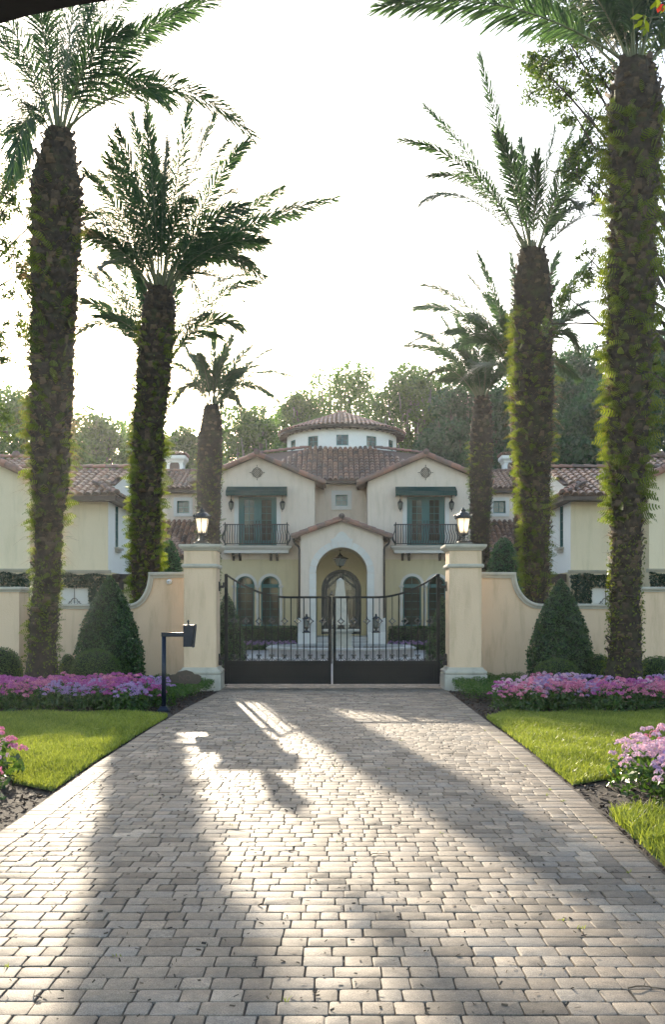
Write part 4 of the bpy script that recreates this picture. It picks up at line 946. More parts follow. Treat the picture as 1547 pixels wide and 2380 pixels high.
# rear body of the house: low link walls with roofs between the gables and the wings
for s in (-1, 1):
    DB = 46.0
    xa, xb = (PX(375, DB), PX(470, DB)) if s < 0 else (PX(1118, DB), PX(1222, DB))
    wx = PX(426, DB) if s < 0 else PX(1162, DB); wz = PZ(1178.5, DB); q = .30
    wall_part('link_wall', DB, rect(xa-(2 if s < 0 else 0), xb+(2 if s > 0 else 0), -.05, PZ(1134, DB)), [rect(wx-q, wx+q, wz-q, wz+q)], .3, M['plaster'])
    window_rect(villa, DB, wx-q, wx+q, wz-q, wz+q); stone_frame(villa, DB, wx-q, wx+q, wz-q, wz+q, .16)
    tb, bb = MB(), MB(); z0_ = PZ(1135, DB-.4); sl = Vector((0, 3.2, PZ(1098, 48.8)-z0_)); ww = (xb-xa)+4
    tile_plane(tb, bb, (xa-2, DB-.4, z0_), (1, 0, 0), sl, [(0, 0), (ww, 0), (ww, sl.length), (0, sl.length)])
    tile_line(tb, (xa-2, 48.8, PZ(1098, 48.8)+.04), (xb+2, 48.8, PZ(1098, 48.8)+.04), .12)
    bb.build('link_roof_bed', M['tile_bed'], villa); tb.build('link_roof_tiles', M['tile'], villa)
    b = MB(); b.box((xa-2, DB-.38, z0_-.20), (xb+2, DB-.002, z0_-.09)); b.build('fascia', M['wood'], villa)
    # lower roof in front
    D1 = 43.0; z1_ = PZ(1285, D1); z2_ = PZ(1213, DB-.05); sl = Vector((0, DB-.05-D1, z2_-z1_)); L_ = sl.length
    tb, bb = MB(), MB(); o_ = (xa-3.0, xb+.2) if s < 0 else (xa-.2, xb+3.0); ww = o_[1]-o_[0]
    tile_plane(tb, bb, (o_[0], D1, z1_), (1, 0, 0), sl, [(0, 0), (ww, 0), (ww, L_), (0, L_)])
    bb.build('lower_roof_bed', M['tile_bed'], villa); tb.build('lower_roof_tiles', M['tile'], villa)
    b = MB(); b.box((o_[0], D1+.4, -.05), (o_[1], D1+.7, z1_+.10)); b.build('lower_wall', M['plaster_yellow'], villa)
    b = MB(); b.box((o_[0], D1-.04, z1_-.16), (o_[1], D1+.39, z1_-.075)); b.build('fascia', M['wood'], villa)
    # small hip running down to the courtyard side
    hx0, hz0 = (PX(392, 41), PZ(1250, 41)) if s < 0 else (PX(1190, 41), PZ(1248, 41))
    hx1, hz1 = (PX(432, 40), PZ(1295, 40)) if s < 0 else (PX(1125, 40), PZ(1287, 40))
    tb = MB(); tile_line(tb, (hx1, 40, hz1), (hx0, 42.6, hz0+.05), .13)
    bb = MB(); bb.prism([(hx1, 40, hz1-.03), (hx0, 42.6, hz0), (hx0+s*2.5, 42.6, hz0-.0), (hx0+s*2.5, 40, hz1-.03)], (0, 0, -.08)); bb.build('side_roof_bed', M['tile_bed'], villa)
    ux = Vector((s, 0, 0)); v_ = Vector((0, 2.6, hz0-hz1)); 
    O_ = Vector((hx1, 40, hz1)); pts_ = [(0, 0), (abs(hx0-hx1)+2.5, 0), (abs(hx0-hx1)+2.5, v_.length), (abs(hx0-hx1), v_.length)]
    b2 = MB(); tile_plane(tb, b2, O_+Vector((0, 0, .02)), ux, v_, pts_, thick=.03); tb.build('side_roof_tiles', M['tile'], villa)
    b = MB(); b.box((hx1+s*.2, 40.3, -.05), (hx0+s*2.5, 40.6, hz1)); b.build('side_wall', M['plaster_yellow'], villa)
    # chimney
    cx_ = PX(409, 50) if s < 0 else PX(1189, 50); cz = PZ(1106, 50); hwc = .42
    ch = MB(); z_a = PZ(1105, 50); z_m = PZ(1082, 50)
    ch.sweep_sq(cx_, 50, hwc, hwc, [(0, 5.5), (0, PZ(1097, 50)), (.04, PZ(1096, 50)), (.04, PZ(1094, 50)), (0, PZ(1093, 50)), (0, PZ(1078, 50)), (.04, PZ(1077, 50)), (.05, PZ(1074, 50)), (.14, PZ(1070, 50)), (.16, PZ(1068, 50)), (.16, PZ(1062, 50))])
    cho = ch.build('chimney', M['plaster_white'], villa)
    b = MB(); b.prism([(x_, 50-hwc-.006, z_) for x_, z_ in arch_pts(cx_, PZ(1093, 50), PZ(1086, 50), .26, 10)], (0, .004, 0)); b.build('flue_dark_panel', M['tile_bed'], cho)  # flat dark panel, its colour stands for the shade inside the flue
    tb = MB()
    for a in range(4):
        d = Vector((math.cos(a*PI/2), math.sin(a*PI/2), 0)); u_ = Vector((-d.y, d.x, 0)); p0 = Vector((cx_, 50, PZ(1061, 50)+.02)); tp = Vector((cx_, 50, PZ(1052, 50)))
        for o in (-.5, -.25, 0, .25, .5):
            pp = p0+d*.62+u_*o; v_ = (tp+u_*o*.25-pp).normalized(); n_ = v_.cross(u_); n_ = n_ if n_.z > 0 else -n_
            place_tile(tb, pp, u_, v_, n_, .32, .11, .09, random.random()); place_tile(tb, pp+v_*.3, u_, v_, n_, .32, .10, .07, random.random())
    tb.sweep_sq(cx_, 50, .6, .6, [(0, PZ(1061.5, 50)), (-.55, PZ(1053, 50))], .2); tb.build('chimney_cap', M['tile'], cho)
# lightning rods
for (x_, y_, D_) in ((1448, 1062, 36), (833, 962, 50.0), (462-50, 1085, 37)):
    pass

# pendant and step lanterns
def hung_lantern(x, y, z0, z1, zc, label, r=.21):
    root = thing('hanging_lantern', label, 'lantern', (x, y, z0))
    H = z1-z0; b = MB(); b.lathe((x, y, z0), [(.02, 0), (.03, .05), (.06, .08), (r*.42, .10)], 8, smooth=False)
    for i in range(6): a = i*PI/3+.3; b.bar((x+r*.42*math.cos(a), y+r*.42*math.sin(a), z0+.1), (x+r*.85*math.cos(a), y+r*.85*math.sin(a), z0+H*.62), .018)
    b.lathe((x, y, z0), [(r, H*.60), (r*1.05, H*.63), (r*.95, H*.66), (r*.5, H*.76), (r*.3, H*.80), (r*.32, H*.83), (r*.12, H*.9), (.02, H)], 12); b.build('lantern_body', M['iron'], root)
    b = MB(); b.tube([(x, y, z1-.02), (x, y, zc)], .01, 6); b.lathe((x, y, zc-.02), [(.08, 0), (.08, .02)], 10); b.build('hanging_rod', M['iron'], root)
    b = MB(); b.loft([[(x+q*math.cos(i*PI/3+.3), y+q*math.sin(i*PI/3+.3), z_) for i in range(6)] for q, z_ in ((r*.38, z0+.11), (r*.8, z0+H*.61))]); b.build('lantern_glass', M['dullglass'], root)
hung_lantern(PX(791.5, 40.9), 40.9, PZ(1321, 40.9), PZ(1285, 40.9), isp+math.sqrt(ihw**2)-.05, 'dark pendant lantern hanging inside the entrance arch', .36)
for s, xp_ in ((-1, 714.5), (1, 852-.0+61)):
    xx = PX(713, 39.4) if s < 0 else PX(875, 39.4); y_ = 39.42; z0 = PZ(1471, 39.3)
    root = thing('step_lantern', f'black lantern standing on the {"left" if s < 0 else "right"} step wall of the entrance', 'lantern', (xx, y_, z0), 'lanterns on the entrance step walls')
    b = MB(); b.sweep_sq(xx, y_, .17, .17, [(0, z0), (0, z0+.04), (-.04, z0+.05), (-.08, z0+.10), (-.13, z0+.11), (-.13, z0+.14)]); b.build('base', M['iron'], root)
    b = MB(); b.lathe((xx, y_, z0), [(.05, .13), (.10, .20), (.12, .22), (.12, .24)], 8, smooth=False)
    for i in range(6): a = i*PI/3; b.bar((xx+.10*math.cos(a), y_+.10*math.sin(a), z0+.23), (xx+.14*math.cos(a), y_+.14*math.sin(a), z0+.58), .018)
    b.lathe((xx, y_, z0), [(.16, .57), (.17, .60), (.10, .67), (.04, .70), (.045, .75), (.01, .80)], 8, smooth=False); b.build('lantern_body', M['iron'], root)
    b = MB(); b.loft([[(xx+q*math.cos(i*PI/3), y_+q*math.sin(i*PI/3), z_) for i in range(6)] for q, z_ in ((.09, z0+.235), (.13, z0+.57))]); b.build('lantern_glass', M['dullglass'], root)

# ================================================================== FOUNTAIN
fx, fy = PX(793, 34), 34.0
root = thing('fountain', 'stone fountain with an obelisk rising from its octagonal basin', 'fountain', (fx, fy, 0))
def octo(r, z, rot=PI/8): return [(fx+r*math.cos(2*PI*j/8+rot), fy+r*math.sin(2*PI*j/8+rot), z) for j in range(8)]
b = MB(); b.loft([octo(2.75, .03), octo(2.75, .30)], caps=False); b.loft([octo(2.5, .03), octo(2.5, .30)], caps=False); b.build('basin_wall', M['court'], root)
b = MB(); b.loft([octo(2.46, .30), octo(2.82, .30), octo(2.84, .36), octo(2.80, .38), octo(2.46, .38), octo(2.46, .30)], caps=False); b.build('basin_rim', M['ashlar'], root)
b = MB(); b.loft([octo(.02, .20), octo(2.5, .20)], caps=False); b.build('water', M['water'], root)
b = MB(); zsl = PZ(1464.5, fy)
b.sweep_sq(fx, fy, .38, .38, [(.06, .03), (.06, .32), (.0, .38), (0, zsl-.12), (.02, zsl-.10), (.10, zsl-.04), (.28, zsl-.03), (.29, zsl+.03), (.05, zsl+.035)]); b.build('pedestal', M['stone'], root)
b = MB()
for sx in (-1, 1):
    for sy in (-1, 1): b.lathe((fx+sx*.20, fy+sy*.20, zsl+.035), [(.01, 0), (.07, .03), (.095, .10), (.07, .17), (.01, .20)], 14)
b.build('ball_feet', M['stone'], root)
b = MB(); zo = PZ(1448, fy); zt_o = PZ(1349, fy); zz = PZ(1342.8, fy)
b.sweep_sq(fx, fy, .30, .30, [(.02, zo-.07), (.02, zo-.01), (-.10, zo)]); b.loft([[(fx+sx*r_-.02, fy+sy*r_, z_) for sx, sy in ((-1, -1), (1, -1), (1, 1), (-1, 1))] for r_, z_ in ((.30, zo), (.125, zt_o), (.005, zz))]); b.build('obelisk', M['stone'], root)

# ================================================================== SIDE WINGS
def wing(s):
    side = 'left' if s < 0 else 'right'
    ax_ = .235
    X = lambda d: ax_+s*d
    root = thing('side_wing', f'cream stucco wing with barrel tile roof and ivied ground floor at the {side}', 'house', (X(10), 32, 0), 'stucco wings flanking the courtyard')
    D = 32.0; xi = 7.83; ze = 5.42; zb = PZ(1325, D)
    yf, xo = D, 10.6
    # front wall with lattice window opening (ground floor)
    gw0, gw1 = (PX(1377, D)-ax_, PX(1377, D)-ax_+.95) if s > 0 else (ax_-PX(205, D), ax_-PX(205, D)+.95)
    gz0, gz1 = 1.15, PZ(1366, D)
    b = MB(); b.holed((0, yf, 0), (1, 0, 0), (0, 0, 1), [(X(a), z) for a, z in rect(xi, xo, -.05, ze)], [[(X(a), z) for a, z in rect(gw0, gw1, gz0, gz1)]], (0, .3, 0)); b.build('front_wall', M['plaster_wing'], root)
    # side wall facing the courtyard with tall narrow window
    wy0, wy1 = 33.05, 33.55; wz0_, wz1_ = PZ(1272, 33.3), PZ(1172, 33.3)
    b = MB(); b.holed((X(xi-.002), 0, 0), (0, 1, 0), (0, 0, 1), rect(yf+.002, 37.5, zb-.05, ze), [rect(wy0, wy1, wz0_, wz1_)], (s*.3, 0, 0)); b.build('court_wall', M['plaster_white'], root)
    b = MB(); b.box((X(xi+.02), yf+.32, -.05), (X(xi+.3), 37.5, zb-.052)); b.build('court_base_wall', M['plaster_yellow'], root)
    b = MB(); x_ = X(xi+.015)
    for (ya, yb, za, zb_) in ((wy0, wy0+.05, wz0_, wz1_), (wy1-.05, wy1, wz0_, wz1_), (wy0+.05, wy1-.05, wz0_, wz0_+.05), (wy0+.05, wy1-.05, wz1_-.05, wz1_)): b.box((x_, ya, za), (x_+s*.05, yb, zb_))
    b.box((x_+s*.01, (wy0+wy1)/2-.012, wz0_+.05), (x_+s*.04, (wy0+wy1)/2+.012, wz1_-.05))
    for i in range(1, 5): z_ = wz0_+(wz1_-wz0_)*i/5; b.box((x_+s*.012, wy0+.05, z_-.012), (x_+s*.038, wy1-.05, z_+.012))
    wd = b.build('narrow_window', M['teal'], root)
    b = MB(); b.box((x_+s*.052, wy0+.02, wz0_+.02), (x_+s*.06, wy1-.02, wz1_-.02)); b.build('pane', M['glass'], wd)
    b = MB(); b.loft([[(X(xi-.0+o*0), y_, z_) for (y_, z_) in ((wy0-.12, 0), (wy1+.12, 0))] for o in (0, 1)], caps=False) if False else None
    b.box((X(xi-.004), wy0-.14, wz0_-.09), (X(xi-.16), wy1+.14, wz0_-.02)); b.box((X(xi-.004), wy0-.06, wz0_-.19), (X(xi-.09), wy1+.06, wz0_-.091)); b.box((X(xi-.003), wy0-.1, wz1_), (X(xi-.05), wy1+.1, wz1_+.07)); b.build('window_sill', M['stone'], wd)
    # gabled outer pavilion
    D2 = 31.0; xg = 10.15; hw = 3.3; za = 7.45
    x9 = xg+2*hw
    uw = rect(12.95, 14.3, PZ(1230, D2), PZ(1143, D2)) if True else None
    aw_c, aw_r = (13.55, 1.05)
    holes = [[(X(a), z) for a, z in uw], [(X(a), z) for a, z in arch_pts(aw_c, .6, PZ(1332, D2)-aw_r, aw_r)]]
    b = MB(); b.holed((0, D2, 0), (1, 0, 0), (0, 0, 1), [(X(a), z) for a, z in [(xg, -.05), (x9, -.05), (x9, za-.45*hw), (xg+hw, za), (xg, za-.45*hw)]], holes, (0, .3, 0)); b.build('gable_wall', M['plaster_wing'], root)
    b = MB(); b.box((X(xg), D2+.302, -.05), (X(xg+.25), 36, za-.45*hw-.03)); b.build('gable_side', M['plaster_wing'], root)
    x0_, x1_ = sorted((X(uw[0][0]), X(uw[1][0]))); window_rect(root, D2, x0_, x1_, uw[0][1], uw[2][1], 2, 4); stone_frame(root, D2, x0_, x1_, uw[0][1], uw[2][1], .17, m='stone')
    b = MB(); b.box((x0_-.35, D2-.15, uw[0][1]-.30), (x1_+.35, D2-.052, uw[0][1]-.172)); b.build('window_ledge', M['stone'], root)
    b = MB(); zsp = PZ(1332, D2)-aw_r
    o1 = [(X(aw_c)+(aw_r+.2)*math.cos(g), zsp+(aw_r+.2)*math.sin(g)) for g in np.linspace(0, PI, 21)]+[(X(aw_c)+aw_r*math.cos(g), zsp+aw_r*math.sin(g)) for g in np.linspace(PI, 0, 21)]
    b.prism([(x_, D2-.10, z_) for x_, z_ in o1], (0, .098, 0)); b.build('arch_surround', M['stone_pale'], root)
    b = MB(); b.prism([(x_, D2+.15, z_) for x_, z_ in arch_pts(X(aw_c), .6, zsp, aw_r-.01)], (0, .02, 0)); b.build('arched_pane', M['glass'], root)
    # string course
    b = MB(); pr = [(0, zb-.12), (.03, zb-.12), (.05, zb-.07), (.09, zb-.06), (.12, zb), (0, zb)]
    b.loft([[(x_, D-o, z_) for o, z_ in pr] for x_ in (X(xi-.10), X(xg-.005))]); b.loft([[(x_, D2-o, z_) for o, z_ in pr] for x_ in (X(xg-.1), X(x9))]); b.build('string_course', M['stone'], root)
    # roofs
    tb, bb = MB(), MB()
    def rkl(*a, **k): r_ = MB(); tile_line(r_, *a, **k); r_.build('ridge_tiles', M['tile_rake'], root)
    er, ridge_y, ridge_z = D-.65, 35.2, PZ(1092, 35.2); z0_ = PZ(1151, er); sl = Vector((0, ridge_y-er, ridge_z-z0_)); L_ = sl.length
    x_e = 7.40; poly = [(0, 0), (3.6, 0), (3.6, L_), (.35, L_), (.42, L_*.42), (1.05, L_*.40)]
    tile_plane(tb, bb, (X(x_e), er, z0_), (s, 0, 0), sl, poly, col=.27, row=.40, r=.115)
    n_ = Vector((0, -sl.z, sl.y)).normalized()
    O_ = Vector((X(x_e), er, z0_)); v_ = sl.normalized(); U_ = Vector((s, 0, 0))
    rkl(O_+n_*.05, O_+U_*1.05+v_*L_*.40+n_*.08, .12); rkl(O_+U_*.35+v_*L_+n_*.06, O_+U_*4.5+v_*L_+n_*.06, .12, .45)
    # side skirt and gablet wall, back slope
    bb.prism([O_, O_+U_*1.05+v_*L_*.40, Vector((X(x_e+1.05), 37, z0_+.52)), Vector((X(x_e), 38, z0_))], (0, 0, -.07))
    b = MB(); b.prism([(X(xi+.02), er+1.2, ze-.1), (X(xi+.02), 38, ze-.1), (X(xi+.02), 38, ridge_z-1.2), (X(xi+.02), ridge_y, ridge_z-.13), (X(xi+.02), er+1.4, z0_+.42)], (s*.2, 0, 0)); b.build('gablet_wall', M['plaster_white'], root)
    bb.prism([(X(x_e+.35), ridge_y, ridge_z-.02), (X(12), ridge_y, ridge_z-.02), (X(12), 38.5, ridge_z-1.4), (X(x_e+.35), 38.5, ridge_z-1.4)], (0, 0, -.1))
    rkl(Vector((X(x_e+.36), 38.4, ridge_z-1.33)), Vector((X(x_e+.36), ridge_y, ridge_z+.03)), .11)
    sk = [(0, 0), (6.2, 0), (6.2, 1.1), (.9, 1.1)]
    b3 = MB(); tile_plane(tb, b3, O_+Vector((0, 0, .02)), (0, 1, 0), Vector((s*1.05, 0, .52)), sk, col=.27, row=.40, r=.11, thick=.02)
    # gabled pavilion roof
    oh = .40; Lg = (hw+oh)/math.cos(math.atan(.45)); za2 = za+.10
    for q in (-1, 1):
        O2 = Vector((X(xg+hw)+q*(hw+oh), D2-.25, za2-.45*(hw+oh))); tile_plane(tb, bb, O2, (0, 1, 0), Vector((-q, 0, .45)), [(0, 0), (6, 0), (6, Lg), (0, Lg)], col=.27, row=.40)
    for q in (-1, 1): rkl((X(xg+hw)+q*(hw+oh), D2-.28, za2-.45*(hw+oh)), (X(xg+hw), D2-.28, za2+.02), .13, .42, up=(0, -.9, .45), lift=-.03)
    # higher roof behind
    zr0, zr1 = PZ(1112, 34.5), PZ(1067, 38); sl = Vector((0, 3.5, zr1-zr0)); tile_plane(tb, bb, (X(10.6), 34.5, zr0), (s, 0, 0), sl, [(0, 0), (8, 0), (8, sl.length), (1.6, sl.length)], col=.27, row=.4)
    rkl((X(12.2), 38, zr1+.05), (X(18), 38, zr1+.05), .12); rk = MB(); rk.lathe((X(12.95), 38, zr1+.02), [(.02, 0), (.17, .08), (.19, .16), (.12, .28), (.02, .32)], 14, t=0)
    bb.build('roof_bed', M['tile_bed'], root); tb.build('roof_tiles', M['tile'], root); rk.build('ridge_finial', M['tile_rake'], root)
    b = MB(); b.box((X(x_e+.05), er-.03, z0_-.17), (X(xg+.1), er+.06, z0_-.03)); b.box((X(x_e+.05), er+.061, z0_-.14), (X(xg+.1), D-.002, z0_-.10)); b.box((X(x_e+.02), er+.0, z0_-.17), (X(x_e+.12), 38, z0_-.02)); b.box((X(x_e+.121), er+.2, z0_-.14), (X(xi-.003), 38, z0_-.10)); b.build('gutter', M['wood'], root)
    # lattice window with iron quatrefoil
    x0_, x1_ = sorted((X(gw0), X(gw1))); xm, zm = (x0_+x1_)/2, (gz0+gz1)/2
    b = MB(); b.box((x0_, D+.06, gz0), (x1_, D+.1, gz1)); lw = b.build('lattice_panel', M['stone_pale'], root)
    b = MB(); y_ = D+.03; rr = .20
    for q in range(4):
        a = q*PI/2+PI/2; c = Vector((xm+.17*math.cos(a), y_, zm+.17*math.sin(a)))
        b.tube([c+Vector((.11*math.cos(a+g), 0, .11*math.sin(a+g))) for g in np.linspace(-PI/2, PI/2, 9)], .012, 5)
        p_ = c+Vector((.11*math.cos(a-PI/2), 0, .11*math.sin(a-PI/2))); a2 = a-PI/4; m_ = Vector((xm+.24*math.cos(a2), y_, zm+.24*math.sin(a2))); p2 = Vector((xm+.17*math.cos(a-PI/2)+.11*math.cos(a), y_, zm+.17*math.sin(a-PI/2)+.11*math.sin(a)))
        b.tube([p_, m_, p2], .012, 5)
    for q in range(8): a = q*PI/4; r_ = .28 if q % 2 == 0 else .2; b.tube([(xm, y_, zm), (xm+r_*math.cos(a), y_, zm+r_*math.sin(a))], .010, 5)
    b.bar((x0_, y_, zm), (x1_, y_, zm), .018); b.bar((xm, y_, gz0), (xm, y_, gz1), .018); b.build('iron_grille', M['iron_matt'], lw)
    # pergola beams at the inner corner
    b = MB(); zc2 = zb-.12
    b.box((X(xi-.05), D+.35, zc2-.28), (X(5.6), D+.5, zc2)); 
    b.box((X(xi-.05), D+2.2, zc2-.28), (X(5.6), D+2.35, zc2)); 
    for i in range(5): b.box((X(xi-.25-i*.45), D+.1, zc2-.14), (X(xi-.33-i*.45), D+2.6, zc2+.0))
    b.box((X(xi-.42), D+.36, -.05), (X(xi-.28), D+.48, zc2-.28)); b.box((X(5.75), D+.36, -.05), (X(5.88), D+.48, zc2-.28)); b.build('pergola', M['wood'], root)
    # ivy over the ground floor
    n = 26000; Xs = RNG.uniform(xi-.02, x9, n); Zs = RNG.uniform(.2, zb-.1, n); yy = np.where(Xs < xg, D, D2)
    Zs = np.minimum(Zs, zb-.16+.04*np.sin(Xs*7))
    k = ~((Xs > gw0-.03) & (Xs < gw1+.03) & (Zs > gz0) & (Zs < gz1+.02)) & ~((np.hypot(Xs-aw_c, np.maximum(Zs-zsp, 0)) < aw_r+.22))
    Xs, Zs, yy = Xs[k], Zs[k], yy[k]; n = len(Xs)
    C = np.stack([X(0)+s*Xs, yy-RNG.uniform(.02, .14, n), Zs], -1)
    ox = np.asarray(origin(root)); me = leaf_cards(C-ox, .11, RNG, n_bias=(0, -1, .3)); make_obj('ivy', me, M['ivy'], root)
def leaf_cards(C, size, rng, n_bias=(0, 0, 1), bias=1.2, tint=None, aspect=.55, fold=.18):
    """pointed leaf-shaped quads (two triangles folded on the midrib) at centres C"""
    n = len(C); N_ = rng.normal(0, 1, (n, 3)); nb = np.asarray(n_bias, float); N_ = N_+nb*bias if nb.ndim == 1 else N_+nb*bias
    N_ /= np.linalg.norm(N_, axis=1)[:, None]
    A = rng.normal(0, 1, (n, 3)); A -= (A*N_).sum(1)[:, None]*N_; A /= np.linalg.norm(A, axis=1)[:, None]; B = np.cross(N_, A)
    sz = size*rng.uniform(.65, 1.3, n); l = sz[:, None]; w_ = l*aspect
    V = np.stack([C-A*l*.5, C+B*w_*.5+N_*l*fold*.3, C+A*l*.5, C-B*w_*.5+N_*l*fold*.3], 1).reshape(-1, 3)
    t = rng.uniform(0, 1, n) if tint is None else tint
    return np_mesh('leaves', V, np.arange(4*n).reshape(-1, 4), t)
wing(-1); wing(1)
# ================================================================== PALMS
def ribbon(segs):
    """collect (V,F4) chunks"""
    pass
def frond_mesh(p0, p1, p2, nleaf=80, lmax=.62, wd=.028, sag=.25, roll=0, hang=0., seed=0, start=.16):
    """feather frond: quadratic arc p0-p1-p2 with a tapering stalk and two rows of pointed leaflets in a V"""
    nleaf = int(nleaf*1.7); rng = np.random.default_rng(seed); p0, p1, p2 = map(lambda p: np.array(p, float), (p0, p1, p2))
    V = []; F4 = []; T = []; mi = []
    def pt(t): t = t[:, None]; return p0*(1-t)**2+p1*2*t*(1-t)+p2*t*t
    def tg(t): t = t[:, None]; d = (p1-p0)*2*(1-t)+(p2-p1)*2*t; return d/np.linalg.norm(d, axis=1)[:, None]
    # stalk, 4-sided
    ts = np.linspace(0, 1, 15); c = pt(ts); d = tg(ts); up = np.array([0, 0, 1.]); side = np.cross(d, up); side /= np.linalg.norm(side, axis=1)[:, None]+1e-9
    # keep the side vector steady
    for i in range(1, len(side)):
        if (side[i]*side[i-1]).sum() < 0: side[i] = -side[i]
    nrm = np.cross(side, d); ro = rng.uniform(.35, 1.15)*rng.choice([-1, 1])+np.linspace(-.25, .25, len(ts)); side, nrm = side*np.cos(ro)[:, None]+nrm*np.sin(ro)[:, None], nrm*np.cos(ro)[:, None]-side*np.sin(ro)[:, None]
    r = np.interp(ts, [0, .08, .3, 1], [.045, .024, .015, .003])
    ring = np.stack([c+side*r[:, None], c+nrm*r[:, None]*.6, c-side*r[:, None], c-nrm*r[:, None]*.6], 1); V.append(ring.reshape(-1, 3))
    for i in range(14):
        for j in range(4): F4.append((i*4+j, i*4+(j+1) % 4, i*4+4+(j+1) % 4, i*4+4+j)); T.append(.5); mi.append(1)
    nb = 60
    # leaflets
    t = start+(1-start)*(np.arange(nleaf)+.5)/nleaf; t = np.clip(t+rng.normal(0, .003, nleaf), 0, .995)
    for s in (-1, 1):
        c = pt(t); d = tg(t); sd = np.stack([np.interp(t, ts, side[:, k]) for k in range(3)], 1); sd /= np.linalg.norm(sd, axis=1)[:, None]; nm = np.cross(sd, d)
        nm *= np.sign(nm[:, 2:3].mean()+1e-9)
        L = 1.0*lmax*np.interp(t, [start, start+.12, .45, .8, 1], [.35, .8, 1, .85, .55])*rng.uniform(.82, 1.12, nleaf)
        ang = np.interp(t, [0, .5, 1], [.95, .68, .28])+rng.normal(0, .10, nleaf)              # angle from the stalk
        vup = .3+rng.normal(0, .38, nleaf)
        out = sd*s*np.cos(vup)[:, None]+nm*np.sin(vup)[:, None]
        dr = d*np.cos(ang)[:, None]+out*np.sin(ang)[:, None]
        sg = sag*(.6+rng.random(nleaf)*.8)+hang*rng.random(nleaf)
        mid = c+dr*L[:, None]*.55+np.array([0, 0, -1.])*(L*sg*.22)[:, None]; tip = c+dr*L[:, None]*.97+np.array([0, 0, -1.])*(L*sg*.85)[:, None]
        wv = np.cross(dr, nm); wv /= np.linalg.norm(wv, axis=1)[:, None]+1e-9; wv = wv*.75+d*.3; wv /= np.linalg.norm(wv, axis=1)[:, None]
        W_ = 1.02*wd*np.interp(t, [0, .2, .8, 1], [.8, 1, 1, .8])[:, None]
        q = np.stack([c-wv*W_*.25, c+wv*W_*.25, mid+wv*W_*.5, mid-wv*W_*.5, tip+wv*W_*.06, tip-wv*W_*.06], 1).reshape(-1, 3)
        V.append(q); tt = np.clip(rng.normal(.5, .22, nleaf), 0, 1)
        for i in range(nleaf):
            a = nb+i*6; F4.append((a, a+1, a+2, a+3)); F4.append((a+3, a+2, a+4, a+5)); T += [tt[i]]*2; mi += [0, 0]
        nb += nleaf*6
    return np.concatenate(V), np.array(F4), T, mi
def palm_trunk(root, prof, seed, base_flare=1.0):
    """prof: list of (z, cx, cy, r) absolute; knobbly trunk of cut leaf bases"""
    rng = np.random.default_rng(seed); o = np.array(origin(root)); pr = np.array(prof); zs = np.arange(pr[0, 0], pr[-1, 0], .045); ns = 56
    cx = np.interp(zs, pr[:, 0], pr[:, 1]); cy = np.interp(zs, pr[:, 0], pr[:, 2]); r = np.interp(zs, pr[:, 0], pr[:, 3])
    th = np.arange(ns)*2*PI/ns
    TH, ZZ = np.meshgrid(th, zs); row = ZZ/.17; colp = TH/(2*PI)*11+row*.62
    sc = np.abs((colp % 1)-.5)*2; rw = (row % 1)
    disp = .06*(1-sc)*rw+.02*rng.normal(0, 1, TH.shape)*.6+.03*np.sin(TH*3+ZZ*1.7)*np.sin(ZZ*2.3+seed)
    fade = np.interp(ZZ, [pr[0, 0]+.6, pr[0, 0]+1.6], [.25, 1]); RR = r[:, None]*.94+disp*fade
    V = np.stack([cx[:, None]+RR*np.cos(TH), cy[:, None]+RR*np.sin(TH), ZZ], -1).reshape(-1, 3)-o
    nz = len(zs); i, j = np.meshgrid(np.arange(nz-1), np.arange(ns), indexing='ij'); a = i*ns+j; b_ = i*ns+(j+1) % ns
    Fq = np.stack([a, b_, b_+ns, a+ns], -1).reshape(-1, 4); tint = np.clip(.25+.5*((1-sc)*rw)[:-1].ravel()+rng.normal(0, .12, Fq.shape[0]), 0, 1)
    make_obj('trunk', np_mesh('trunk', V, Fq, tint), M['bark'], root)
    # cut boots: stubby wedges pointing up and out
    z = pr[0, 0]+1.0; Vb = []; Fb = []; Tb = []; nb = 0; k = 0
    while z < pr[-1, 0]-.05:
        for q in range(11):
            a = (q/11+k*.38)*2*PI+rng.normal(0, .08); zz = z+rng.normal(0, .03)
            if rng.random() < .25: continue
            rr = np.interp(zz, pr[:, 0], pr[:, 3]); c = np.array([np.interp(zz, pr[:, 0], pr[:, 1]), np.interp(zz, pr[:, 0], pr[:, 2]), zz]); d = np.array([math.cos(a), math.sin(a), 0]); u = np.array([-d[1], d[0], 0])
            up = np.array([0, 0, 1.]); w_ = rng.uniform(.06, .11); l = rng.uniform(.05, .17); ot = rng.uniform(.02, .10)
            tipc = c+d*(rr+ot)+up*l; bs = c+d*(rr-.03)
            vs = [bs-u*w_, bs+u*w_, tipc+u*w_*.6, tipc-u*w_*.6, tipc-d*.06+u*w_*.6+up*.01, tipc-d*.06-u*w_*.6+up*.01]
            Vb += vs; Fb += [(nb, nb+1, nb+2, nb+3), (nb+3, nb+2, nb+4, nb+5)]; tt = rng.random(); Tb += [tt*.6, .5+tt*.5]; nb += 6
        z += .17; k += 1
    ob = make_obj('leaf_boots', np_mesh('leaf_boots', np.array(Vb)-o, np.array(Fb), Tb), M['boot'], root); ob['kind'] = 'stuff'
